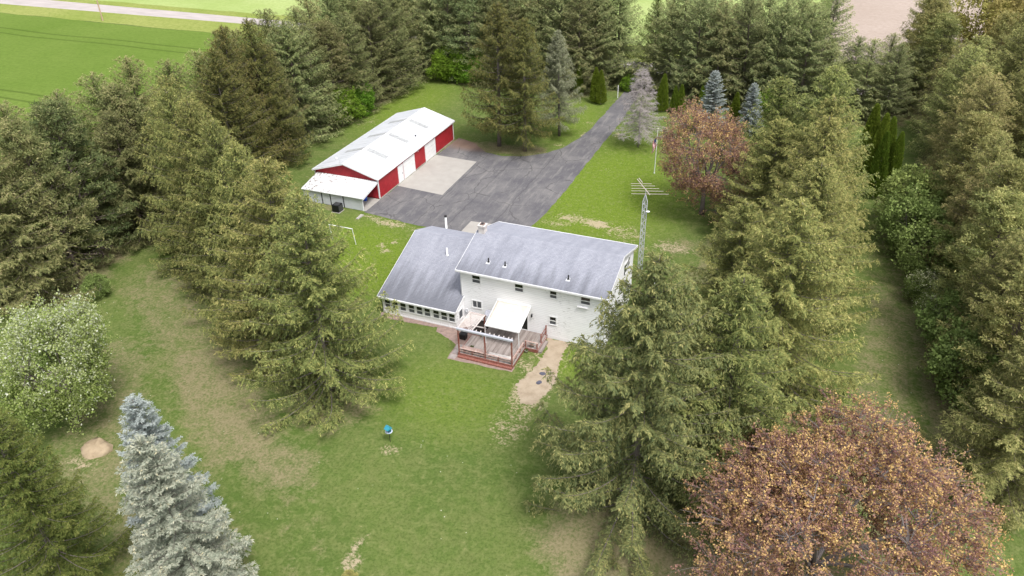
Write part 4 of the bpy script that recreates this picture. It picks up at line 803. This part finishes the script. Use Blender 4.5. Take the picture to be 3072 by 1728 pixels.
def make_spruce(name, seed, H, R, fol, bk, droop=0.75, dense=1.0, stiff=False, base=0.05, prof=0.72, shoot=(.17, .30), width=(.05, .085), gap=0.0, sec=1.0, whorl=.5):
    rng = np.random.default_rng(seed); wood = MB(); trunk = MB()
    zs = np.linspace(0, H, 9); trunk.tube([(rng.normal()*.05*(z > 0), rng.normal()*.05*(z > 0), z) for z in zs], [max(.02, H*.0135*(1-z/H)**.85+.01) for z in zs], 8)
    Ps, Ds, Ls, Ts = [], [], [], []
    z = H*base; az = 0.0; lob = rng.uniform(0, 6.28, 3)
    while z < H*.985:
        t_ = (z-H*base)/(H*(1-base)); env = (1-t_)**prof*(.55+.45*min(1, t_/.10+.35)); nb = int(rng.integers(4, 7)) if t_ < .85 else 4
        for b in range(nb):
            az += 2.399+rng.normal()*.25
            if rng.random() < gap: continue
            L = R*env*rng.uniform(.76, 1.08)*(1+.10*math.sin(2*az+lob[0])+.08*math.sin(3*az+lob[1]+t_*4)) + .22
            el = math.radians(42*t_-14 if not stiff else 30*t_-2)+rng.normal()*.08
            up_ = .36 if not stiff else .10
            hx, hy = math.cos(az), math.sin(az); rad = np.array([hx, hy, 0.]); lat = np.array([-hy, hx, 0.]); bend = rng.normal()*.12
            ns = 7; s = np.linspace(0, 1, ns)
            sagv = -0.42*(1-t_)*(s*(1-s))*L if not stiff else 0*s
            pts = np.outer(s*L*math.cos(el), rad) + np.outer(bend*s*s*L, lat) + np.outer(s*L*math.sin(el)+up_*(1-.5*t_)*s*s*L*.6+sagv, [0, 0, 1.])
            pts[:, 2] += z
            r0 = .010+.0075*L; tube_np(wood, pts, r0*(1-s*.85), 4)
            st = (.25 if not stiff else .20)/dense; k = max(3, int(L*.86/st)); ss = np.linspace(.14 if L > 2 else .05, 1.0, k)+rng.normal(size=k)*.01
            for sv in np.clip(ss, 0, 1):
                pb = np.array([np.interp(sv, s, pts[:, i]) for i in range(3)])
                for side in (-1, 1):
                    ls = (1.02-.48*sv)*min(1.0, .32+L*.17)*rng.uniform(.65, 1.2)*(1.0 if not stiff else .66)*sec
                    if sv < .3: ls *= .75
                    d0 = unit(lat*side*rng.uniform(.55, 1.0)+rad*rng.uniform(.35, .8)+np.array([0, 0, rng.uniform(-.35, .12) if not stiff else rng.uniform(-.05, .3)]))
                    m = max(5, int(ls/.046*dense)); q = np.sort(rng.random(m)); dr = droop*rng.uniform(.5, 1.4)
                    P = pb + np.outer(q*ls, d0); P[:, 2] -= dr*ls*q*q*1.1
                    tan = np.tile(d0, (m, 1)); tan[:, 2] -= 2*dr*q*1.1; tan = unit(tan)
                    side_v = unit(np.cross(tan, [0, 0, 1.])+1e-4); sg = np.where(np.arange(m) % 2 == 0, 1., -1.)
                    D = unit(tan*.9 + side_v*(sg*rng.uniform(.35, .95, m))[:, None] + rng.normal(size=(m, 3))*.22)
                    Ps.append(P); Ds.append(D); Ls.append(rng.uniform(*shoot, m))
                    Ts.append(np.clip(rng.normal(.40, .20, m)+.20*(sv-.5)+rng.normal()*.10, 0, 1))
                if not stiff:                     # shoots along the limb and a short hanging curtain under it
                    m = 5; P = pb+rng.normal(size=(m, 3))*[.07, .07, .04]; D = unit(rad*.8+lat*rng.normal(size=(m, 1))*.7+np.array([0, 0, .35])+rng.normal(size=(m, 3))*.25)
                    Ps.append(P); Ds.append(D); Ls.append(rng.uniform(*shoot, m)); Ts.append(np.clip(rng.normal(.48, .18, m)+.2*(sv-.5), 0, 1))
                    if rng.random() < .7:
                        ls = rng.uniform(.25, .65)*min(1.0, .35+L*.14)*sec; m = max(4, int(ls/.06)); q = np.sort(rng.random(m))
                        d0 = unit(rad*.35+lat*rng.normal()*.25+np.array([0, 0, -1.])); P = pb+np.outer(q*ls, d0)+rng.normal(size=(m, 3))*.05
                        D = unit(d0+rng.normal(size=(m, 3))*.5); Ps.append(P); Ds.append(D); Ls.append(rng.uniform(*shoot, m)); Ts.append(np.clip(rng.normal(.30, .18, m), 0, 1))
            m = 10; P = np.tile(pts[-1], (m, 1))-np.outer(rng.random(m)*.3, unit(pts[-1]-pts[-2])); D = unit(np.tile(unit(pts[-1]-pts[-2]), (m, 1))+rng.normal(size=(m, 3))*.45)
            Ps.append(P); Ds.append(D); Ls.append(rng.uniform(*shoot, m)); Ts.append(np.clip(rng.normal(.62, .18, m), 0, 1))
        z += (whorl-(whorl-.24)*t_)*rng.uniform(.8, 1.2)*(H/18)**.3
    m = 40; P = np.zeros((m, 3)); P[:, 2] = rng.uniform(H*.965, H*1.0, m); D = unit(rng.normal(size=(m, 3))*[.6, .6, .3]+[0, 0, .8]); Ps.append(P); Ds.append(D); Ls.append(rng.uniform(.25, .5, m)); Ts.append(rng.uniform(.4, .9, m))
    P, D, L, T = np.concatenate(Ps), np.concatenate(Ds), np.concatenate(Ls), np.concatenate(Ts)
    S = perp(D, rng); S = unit(S*.40+unit(np.cross(D, np.tile([0, 0, 1.], (len(D), 1)))+1e-5)*.9)
    W = rng.uniform(*width, len(P))
    e = empty(name); trunk.build('trunk', bk, e, True); wood.build('branches', bk, e)
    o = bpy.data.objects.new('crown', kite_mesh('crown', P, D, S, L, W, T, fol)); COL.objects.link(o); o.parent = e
    e['h'] = H; return e

def make_pine(name, seed, H, R, fol, bk, base=.10, tuft=30, open_=.0, lean=0.0, size=(.22, .40)):
    rng = np.random.default_rng(seed); wood = MB(); trunk = MB(); ph = rng.uniform(0, 6.28)
    cx = lambda z: lean*z*z/H*math.cos(ph); cy = lambda z: lean*z*z/H*math.sin(ph)
    zs = np.linspace(0, H*.97, 9); trunk.tube([(cx(z), cy(z), z) for z in zs], [max(.025, H*.0125*(1-z/H)**.8) for z in zs], 8)
    Ps, Ds, Ls, Ts = [], [], [], []; z = H*base; az = 0.0
    while z < H*.97:
        t_ = (z-H*base)/(H*(1-base)); env = min(1.0, .62+t_*1.6)*(1-t_)**.58; nb = int(rng.integers(4, 7))
        for b in range(nb):
            az += 2.399+rng.normal()*.35
            if rng.random() < open_: continue
            L = R*env*rng.uniform(.6, 1.18)+.35; el = math.radians(-6+48*t_)+rng.normal()*.14; bend = rng.normal()*.15
            rad = np.array([math.cos(az), math.sin(az), 0.]); lat = np.array([-rad[1], rad[0], 0.]); s = np.linspace(0, 1, 6)
            pts = np.outer(s*L*math.cos(el), rad)+np.outer(bend*s*s*L, lat)+np.outer(s*L*math.sin(el)+.18*s*s*L, [0, 0, 1.]); pts += [cx(z), cy(z), z]
            tube_np(wood, pts, (.012+.010*L)*(1-s*.85), 4)
            dead = t_ < .10 and rng.random() < .5
            nt = max(2, int(L*2.6)); fill = .1 if dead else 1.0; btint = rng.normal()*.12
            for k in range(nt):
                sv = rng.uniform(.30, 1.0)**.75; pb = np.array([np.interp(sv, s, pts[:, i]) for i in range(3)])
                off = lat*rng.normal()*.42*min(1, L/2.5)+rad*rng.normal()*.2+np.array([0, 0, rng.uniform(-.18, .22)]); tw = pb+off
                if np.linalg.norm(off) > .2: tube_np(wood, np.array([pb, tw]), [.012, .006], 3)
                m = int(tuft*rng.uniform(.6, 1.3)*fill)
                if m < 3: continue
                P = tw+rng.normal(size=(m, 3))*[.20, .20, .11]; D = unit(rng.normal(size=(m, 3))+unit(rad*.6+[0, 0, .7])*.8)
                Ps.append(P); Ds.append(D); Ls.append(rng.uniform(*size, m)); Ts.append(np.clip(rng.normal(.42, .20, m)+btint+rng.normal()*.10, 0, 1))
        z += (.72-.34*t_)*rng.uniform(.75, 1.25)
    m = 70; P = np.zeros((m, 3)); P[:, 2] = rng.uniform(H*.93, H*.995, m); P[:, 0] += cx(H); P[:, 1] += cy(H); D = unit(rng.normal(size=(m, 3))+[0, 0, .5]); Ps.append(P); Ds.append(D); Ls.append(rng.uniform(.25, .5, m)); Ts.append(rng.uniform(.3, .9, m))
    P, D, L, T = np.concatenate(Ps), np.concatenate(Ds), np.concatenate(Ls), np.concatenate(Ts)
    e = empty(name); trunk.build('trunk', bk, e, True); wood.build('branches', bk, e)
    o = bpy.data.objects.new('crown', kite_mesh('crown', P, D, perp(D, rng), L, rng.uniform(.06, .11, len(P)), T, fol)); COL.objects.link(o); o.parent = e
    e['h'] = H; return e

def make_broadleaf(name, seed, H, R, fol, bk, twigs=1200, leaves=36, size=(.12, .2), zc=.56, rz=.46, trunk_h=.16, bloom=False, spread=.30, limbs=9, tint_mu=.42, tr=.035, shell=.55, tip=0.0, ragged=1.0, clump=.72):
    rng = np.random.default_rng(seed); wood = MB(); trunk = MB()
    C = np.array([0, 0, H*zc]); rad3 = np.array([R, R, H*rz]); k0 = np.array([0, 0, H*trunk_h])
    trunk.tube([(0, 0, 0), (0.03, 0, H*trunk_h*.5), tuple(k0), tuple(k0+[0, 0, H*.12])], [H*tr*1.25, H*tr, H*tr*.9, H*tr*.5], 9)
    lump = rng.normal(size=(14, 3)); lump = unit(lump); amp = rng.uniform(-.16, .14, 14)*ragged
    def env(d): return 1+np.sum(np.clip(d@lump.T-.72, 0, 1)/.28*amp, axis=-1)
    def path(a, b, n, sagk=.10):
        s = np.linspace(0, 1, n)[:, None]; p = a+(b-a)*s; Ld = np.linalg.norm(b-a); p += np.outer(np.sin(s[:, 0]*math.pi), rng.normal(size=3)*.06*Ld); p[:, 2] += np.sin(s[:, 0]*math.pi)*sagk*Ld*.5; p[0] = a; p[-1] = b; return p
    nodes = []; D1 = unit(rng.normal(size=(limbs, 3))+[0, 0, .45]); 
    for i in range(limbs):
        a = 2.399*i; up_ = rng.uniform(-.05, .95); d = unit(np.array([math.cos(a), math.sin(a), up_])); e = C+d*rad3*.55
        p = path(k0+[0, 0, rng.uniform(0, H*.1)], e, 7); tube_np(wood, p, np.linspace(H*tr*.55, H*tr*.22, 7), 6); nodes += list(p[2:])
    nodes = np.array(nodes); n2 = []; ends = []
    for i in range(limbs*11):
        d = unit(rng.normal(size=3)+[0, 0, .25]); e = C+d*rad3*rng.uniform(.62, .86)*env(d[None])[0]
        j = np.argmin(np.linalg.norm(nodes-e, axis=1)+.3*np.linalg.norm(nodes-C, axis=1)*0); p = path(nodes[j], e, 5); tube_np(wood, p, np.linspace(H*tr*.2, H*tr*.06, 5), 4); n2 += list(p[1:]); ends.append(e)
    n2 = np.array(n2); Ps, Ds, Ls, Ts = [], [], [], []
    for i in range(twigs):
        d = unit(rng.normal(size=3)+[0, 0, .18]); rr = rng.uniform(shell, 1.0)**.6; e = C+d*rad3*rr*env(d[None])[0]
        if rng.random() < clump: e = ends[rng.integers(len(ends))]; o_ = e-C; e = e+o_*rng.uniform(-.04, .20)+np.clip(rng.normal(size=3), -1.6, 1.6)*R*.10; d = unit((e-C)/rad3)
        if e[2] < H*.04: continue
        j = np.argmin(np.linalg.norm(n2-e, axis=1)); p = path(n2[j], e, 3); tube_np(wood, p, [H*tr*.055, H*tr*.04, H*tr*.02], 3)
        m = int(leaves*rng.uniform(.5, 1.4)); u = rng.random(m)**.6
        cc = rng.integers(0, 6, m); P = p[0]+(p[-1]-p[0])*u[:, None]*.35+(p[-1]-p[0])*.6+(rng.normal(size=(6, 3))*spread)[cc]+rng.normal(size=(m, 3))*spread*.33; D = unit(rng.normal(size=(m, 3))+[0, 0, .15]+d*.4)
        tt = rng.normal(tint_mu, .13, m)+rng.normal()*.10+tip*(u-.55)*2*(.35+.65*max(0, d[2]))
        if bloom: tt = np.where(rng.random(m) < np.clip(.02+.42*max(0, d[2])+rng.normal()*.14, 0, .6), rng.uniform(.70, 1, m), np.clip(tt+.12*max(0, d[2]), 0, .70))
        Ps.append(P); Ds.append(D); Ls.append(rng.uniform(*size, m)); Ts.append(tt)
    P, D, L, T = np.concatenate(Ps), np.concatenate(Ds), np.concatenate(Ls), np.concatenate(Ts)
    e = empty(name); trunk.build('trunk', bk, e, True); wood.build('branches', bk, e)
    o = bpy.data.objects.new('crown', kite_mesh('crown', P, D, perp(D, rng), L, L*rng.uniform(.55, .85, len(L)), np.clip(T, 0, 1), fol)); COL.objects.link(o); o.parent = e
    e['h'] = H; return e

def make_column(name, seed, H, R, fol, bk, n=9000):
    rng = np.random.default_rng(seed); trunk = MB(); trunk.tube([(0, 0, 0), (0, 0, H*.8)], [.09, .02], 6)
    t_ = rng.random(n)**.9; a = rng.uniform(0, 6.283, n); lobes = 1+.10*np.sin(3*a+t_*6)+.07*np.sin(7*a+t_*15)
    prof = np.minimum(1, (t_/.12+.45))*(1-t_**1.7)**.75; r = R*prof*lobes*rng.uniform(.72, 1.03, n)
    P = np.stack([r*np.cos(a), r*np.sin(a), .12+t_*(H-.2)], 1); out = np.stack([np.cos(a), np.sin(a), np.zeros(n)], 1)
    D = unit(out*rng.uniform(.15, .7, n)[:, None]+[0, 0, 1.]+rng.normal(size=(n, 3))*.25)
    e = empty(name); trunk.build('trunk', bk, e); o = bpy.data.objects.new('crown', kite_mesh('crown', P, D, unit(perp(D, rng)+.6*np.cross(D, out)), rng.uniform(.16, .30, n), rng.uniform(.06, .11, n), rng.normal(.45, .2, n), fol)); COL.objects.link(o); o.parent = e
    e['h'] = H; return e

def make_dead(name, seed, H, R, bk):
    rng = np.random.default_rng(seed); trunk = MB(); wood = MB(); tw = MB(); zs = np.linspace(0, H, 8); trunk.tube([(.06*math.sin(z), .05*math.cos(z*1.3), z) for z in zs], [max(.015, .17*(1-z/H)**.8) for z in zs], 8)
    z = H*.20; az = 0
    while z < H*.98:
        t_ = (z/H-.2)/.8
        for b in range(5):
            az += 2.4+rng.normal()*.2; L = (R*(1-t_)**.75*rng.uniform(.7, 1.1)+.2); el = -.12+.5*t_+rng.normal()*.08; rad = np.array([math.cos(az), math.sin(az), 0]); lat = np.array([-rad[1], rad[0], 0]); s = np.linspace(0, 1, 5)
            pts = np.outer(s*L*math.cos(el), rad)+np.outer(s*L*math.sin(el)-.25*s*(1-s)*L, [0, 0, 1.]); pts[:, 2] += z; tube_np(wood, pts, (.010+.008*L)*(1-.8*s), 3)
            for k in range(int(L*9)):
                sv = rng.uniform(.15, 1); pb = np.array([np.interp(sv, s, pts[:, i]) for i in range(3)]); side = 1 if k % 2 else -1; l2 = rng.uniform(.35, .85)*(1.15-.6*sv)
                d = unit(lat*side+rad*.7+[0, 0, rng.uniform(-.7, .0)]); p2 = pb+d*l2; p2[2] -= .12*l2; tube_np(tw, np.array([pb, p2]), [.015, .009], 3)
                for q in range(3): a_ = pb+(p2-pb)*rng.uniform(.3, 1); tube_np(tw, np.array([a_, a_+unit(d+rng.normal(size=3)*.6+[0, 0, -.3])*rng.uniform(.15, .4)]), [.012, .007], 3)
        z += rng.uniform(.26, .42)
    e = empty(name); trunk.build('trunk', bk, e, True); wood.build('branches', bk, e); tag(tw.build('twigs', bk, e), kind='stuff'); e['h'] = H; return e

USED = set()
def place(proto, x, y, h, label, cat='tree', group=None, rz=None, widen=1.0, fol=None):
    first = proto.name not in USED
    nm = proto['pn'] if 'pn' in proto else proto.name.split('.')[0]
    if first: USED.add(proto.name); o = proto
    else: o = copy_tree(proto)
    k = h/proto['h']; o.location = (x, y, 0); rq = random.Random(int(x*131+y*17)); o.rotation_euler = (rq.uniform(-.035, .035), rq.uniform(-.035, .035), rz if rz is not None else rq.uniform(0, 6.28)); o.scale = (k*widen, k*widen, k)
    for key in ('group', 'kind'):
        if key in o: del o[key]
    tag(o, label, cat, group)
    if fol:
        for ch in o.children:
            if ch.name.startswith('crown'): ch.material_slots[0].link = 'OBJECT'; ch.material_slots[0].material = fol
    else:
        for ch in o.children:
            if ch.name.startswith('crown'): ch.material_slots[0].link = 'DATA'
    return o
SP = [make_spruce('norway_spruce', 11+i, 19, r, F_SPRUCE, M_BARK, droop=d, prof=p, gap=g, whorl=.64, dense=1.0) for i, (r, d, p, g) in enumerate(((7.0, .50, .74, .03), (6.7, .40, .68, .08), (6.5, .60, .78, .05)))]
HERO = make_spruce('norway_spruce', 41, 21, 8.6, F_HERO, M_BARK, droop=.60, dense=1.05, gap=.08, sec=1.2, base=.05, prof=.80, whorl=.76, shoot=(.19, .32), width=(.055, .095))
SPB = make_spruce('norway_spruce', 45, 20, 5.6, F_SPRUCE, M_BARK, droop=.75, dense=1.0, gap=.05, base=.18, prof=.78, whorl=.70)
PI = [make_spruce('windbreak_pine', 60, 17, 5.6, F_PINE, M_BARKPINE, droop=.45, prof=.58, dense=.9, base=.03, gap=.10), make_pine('windbreak_pine', 61, 17, 4.5, F_PINE, M_BARKPINE, open_=.05, lean=.03, base=.06, tuft=36),
      make_spruce('windbreak_pine', 62, 17, 5.3, F_PINE, M_BARKPINE, droop=.30, prof=.54, dense=.9, base=.04, gap=.12), make_pine('windbreak_pine', 63, 17, 4.2, F_PINE, M_BARKPINE, open_=.10, lean=.05, base=.12, tuft=36)]
BL = [make_spruce('blue_spruce', 80+i, 13, r, F_BLUE, M_BARK, droop=.2, dense=1.4, stiff=True, base=.02, prof=.62, shoot=(.14, .25), width=(.05, .085), sec=1.05, whorl=.42) for i, r in enumerate((3.7,))]
AR = make_column('arborvitae', 91, 6, .95, F_ARB, M_BARKPINE)
MAP = make_broadleaf('red_maple', 101, 15, 9.2, F_MAPLE, M_BARKPALE, twigs=3600, leaves=46, size=(.10, .17), zc=.53, rz=.43, spread=.19, limbs=12, tr=.020, tint_mu=.60, tip=.36, shell=.30, ragged=2.0, clump=.62)
MAP2 = make_broadleaf('red_maple', 103, 14.5, 6.4, F_MAPLE, M_BARK, twigs=1500, leaves=32, size=(.12, .20), zc=.52, rz=.47, spread=.26, limbs=8, tr=.020, tint_mu=.58, tip=.36, shell=.35, ragged=2.2)
WF = make_broadleaf('blossom_tree', 107, 10, 4.5, F_WHITE, M_BARK, twigs=1000, leaves=56, size=(.11, .20), zc=.50, rz=.48, bloom=True, spread=.40, tr=.018, tint_mu=.46, shell=.40, ragged=2.4)
BU = [make_broadleaf('leafy_shrub', 120+i, 4.5, 2.6, F_GREEN, M_BARK, twigs=420, leaves=30, size=(.14, .24), zc=.50, rz=.50, trunk_h=.06, spread=.22, limbs=7, tr=.012, ragged=2.2) for i in range(2)]
BC = make_broadleaf('blossom_shrub', 130, 4.0, 2.2, F_CREAM, M_BARK, twigs=380, leaves=30, size=(.12, .2), zc=.5, rz=.5, trunk_h=.06, spread=.2, limbs=7, bloom=True, tr=.012)
DEAD = make_dead('dead_larch', 140, 12.1, 3.9, M_DEAD)
for p in SP+[HERO, SPB]+PI+BL+[AR, MAP, MAP2, WF, BC, DEAD]+BU: p['pn'] = p.name.split('.')[0]

G = 'tall spruces in the row left of the house'
for i, (x, y, h) in enumerate(SPRUCES_LEFT):
    lab = ['tall Norway spruce nearest the camera, left of the house and deck'][0] if i == 0 else ORD[i]+' tall spruce from the camera in the row left of the house'
    place(SP[i % 3], x, y, h, lab, 'spruce', G, widen=1.04 if i == 0 else 1.0)
G = 'tall spruces in the row right of the house'
for i, (x, y, h) in enumerate(SPRUCES_RIGHT):
    lab = 'big spreading spruce hiding the right end of the house' if i == 0 else ('darker shorter spruce tucked against the right row behind the second spruce' if i == 8 else 'shorter spruce between the red maple and the right row' if i == 9 else ORD[i]+' tall spruce from the camera in the row right of the house')
    place(HERO if i == 0 else SP[(i+1) % 3], x, y, h, lab, 'spruce', G, widen=1.0 if i == 0 else 1.2)
place(SPB, -14.6, 43.4, 20.6, 'tall brown-green spruce beside the far end of the barn roof', 'spruce', 'pair of spruces at the end of the barn', fol=F_BROWN, widen=1.12)
place(SPB, -10.2, 42.8, 19.2, 'tall spruce at the inner curve of the driveway, right of the barn pair', 'spruce', 'pair of spruces at the end of the barn', fol=F_BROWN, widen=1.1)
place(SPB, -7.4, 50.2, 15.9, 'grey-green spruce standing left of the driveway bend', 'spruce', None, widen=1.0, fol=F_GREYSP)
place(DEAD, 5.2, 49.7, 12.1, 'bare grey dead conifer on the lawn right of the driveway', 'dead tree', rz=1.0)
for x, y, h, lab in ((-6.7, 66.7, 6.0, 'narrow green arborvitae left of the driveway by the white post, left of its pair'), (-5.6, 66.3, 5.7, 'narrow green arborvitae left of the driveway by the white post, right of its pair'), (-10.6, 69.5, 5.2, 'narrow arborvitae farther left of the driveway pair'),
                     (4.9, 66.0, 6.2, 'tall narrow arborvitae right of the driveway behind the dead tree'), (7.9, 66.3, 4.7, 'arborvitae right of the driveway, right one of the touching pair'), (7.0, 66.0, 4.4, 'arborvitae right of the driveway, left one of the touching pair'), (10.8, 68.2, 4.2, 'small arborvitae beside the far blue spruce'), (17.0, 62.5, 5.5, 'narrow arborvitae between the two far blue spruces')):
    place(AR, x, y, h, lab, 'arborvitae', 'arborvitae near the driveway')
for i, (x, y, h) in enumerate(((35.8, 45.6, 11.2), (36.9, 44.4, 10.4), (38.1, 46.3, 9.6), (37.5, 43.2, 8.8), (39.2, 45.0, 8.2))):
    place(AR, x, y, h, ORD[i]+' tall arborvitae from the left in the clump behind the right spruce row', 'arborvitae', 'arborvitae clump on the right lane', widen=.78)
place(BL[0], 14.1, 58.9, 9.6, 'pale blue spruce behind the red maple, the taller and left one', 'spruce', 'far blue spruces', fol=F_BLUE2)
place(BL[0], 19.7, 60.6, 7.8, 'pale blue spruce behind the red maple, the shorter and right one', 'spruce', 'far blue spruces', fol=F_BLUE2)
place(BL[0], -1.8, -35.3, 14.6, 'silvery blue spruce in the near left foreground with tan tip', 'spruce', 'near blue spruces', widen=.92)
place(BL[0], -6.9, -31.9, 12.9, 'bluish spruce just behind the silvery foreground spruce', 'spruce', 'near blue spruces', fol=F_BLUE2, widen=.88)
place(SP[1], -10.6, -38.2, 15.6, 'dark green spruce in the bottom left corner', 'spruce', None, fol=F_DARK, widen=.88)
place(WF, -24.6, -25.2, 11.0, 'white blossoming tree at the left edge of the picture', 'tree')
place(MAP, 34.2, -21.0, 13.6, 'large red-leaved maple in the bottom right foreground', 'maple', widen=1.12)
place(MAP2, 18.0, 31.2, 14.3, 'red-leaved maple on the lawn right of the flagpole', 'maple')
SHR = [(-42.2, 44, 5.2, 0, 'bright green shrub at the foot of the pines left of the barn roof'), (-41.6, 48.5, 5.0, 1, 'bright green shrub beside the lawn, farther along the pines behind the barn'), (-36.2, 69.6, 5.4, 0, 'green shrub in the far corner of the lawn behind the barn, left one'), (-33.0, 70.3, 5.6, 1, 'green shrub in the far corner of the lawn behind the barn, middle one'), (-30.2, 70.0, 5.0, 0, 'green shrub in the far corner of the lawn behind the barn, right one'),
       (21.0, 68.5, 4.6, 1, 'light green shrub behind the far blue spruces'), (41.2, 35.0, 6.8, 0, 'grey-green shrub beside the right lane, farthest one'), (41.8, 29.0, 7.2, 1, 'grey-green shrub beside the right lane below the arborvitae'), (43.4, 23.0, 6.0, 0, 'grey-green shrub beside the right lane, middle of the run'), (44.8, 11.0, 6.2, 1, 'grey-green shrub beside the right lane behind the blossom shrub'), (45.2, 4.0, 6.0, 0, 'grey-green shrub beside the right lane, nearest one'), (-3.0, 74.5, 2.6, 1, 'small rounded green shrub at the left of the driveway mouth')]
for x, y, h, k, lab in SHR: place(BU[k], x, y, h, lab, 'shrub', 'shrubs along the windbreaks', fol=F_GREY if x > 40 else None)
for x, y, h, lab in ((42.3, 19.0, 3.6, 'cream blossoming shrub beside the right lane, farther one'), (43.3, 14.6, 3.8, 'cream blossoming shrub beside the right lane, nearer one'), (-38.5, -10.0, 2.4, 'low leafy shrub at the foot of the left pines by the lane')): place(BC if x > 0 else BU[0], x, y, h, lab, 'shrub', 'blossom shrubs by the lanes' if x > 0 else None, fol=None if x > 0 else F_GREY)
cnt = {}
def row(L, labels, fols, group):
    for i, (x, y, h, r) in enumerate(L):
        k = cnt.get((group, r), 0); cnt[(group, r)] = k+1
        p = PI[(0, 2, 1, 0, 2, 3, 2, 0)[(i*5+r*3+i//4) % 8]]; rr = random.Random(i*13+r)
        place(p, x, y, h, labels[r].format(ORD[k]), 'pine', group, widen=rr.uniform(.95, 1.22), fol=fols[r])
row(WEST, ['{} pine from the camera in the left windbreak row beside the lawn', '{} pine from the camera in the left windbreak row beside the field'], [None, None], 'pines of the left windbreak')
row(NORTH, ['{} pine from the left in the far windbreak left of the driveway, front row', '{} pine from the left in the far windbreak left of the driveway, back row', '{} pine right of the driveway in the far windbreak, front row', '{} pine right of the driveway in the far windbreak, back row', '{} pine from the left among those at the mouth of the driveway'], [F_PINEN]*5, 'pines of the far windbreak')
row(EAST, ['{} pine from the camera in the right windbreak row beside the lane', '{} pine from the camera in the middle row of the right windbreak', '{} pine from the camera in the outermost row of the right windbreak', '{} pine from the camera in the far corner group right of the bare field'], [F_EAST]*4, 'pines of the right windbreak')
place(SP[2], -.6, 82.5, 14.5, 'open-branched spruce standing at the far end of the driveway', 'spruce', None, fol=F_DARK)
for i, (x, y, h) in enumerate(((62, 108, 12), (70, 112, 13), (78, 104, 12), (68, 126, 12), (56, 120, 11), (84, 120, 13))):
    place(BU[i % 2], x, y, h, ORD[i]+' pale yellow tree beyond the windbreak in the top right corner', 'tree', 'yellow trees beyond the windbreak', fol=F_YELLOW)
place(BL[0], 8.6, -33.2, 5.35, 'pale yellow conifer tip poking into the bottom edge of the picture', 'conifer', None, fol=F_YELLOW)
for x, y, h, lab in ((-43.5, 27.2, 20.4, 'tall dark brown-green spruce left of the barn, farthest of three'), (-43.0, 21.2, 20.6, 'tall dark brown-green spruce left of the barn, middle of three'), (-39.8, 15.2, 19.6, 'tall dark brown-green spruce left of the lean-to, nearest of three')):
    place(SP[(int(-x)+1) % 3], x, y, h, lab, 'spruce', 'dark spruces left of the barn', fol=F_BROWN, widen=.95)
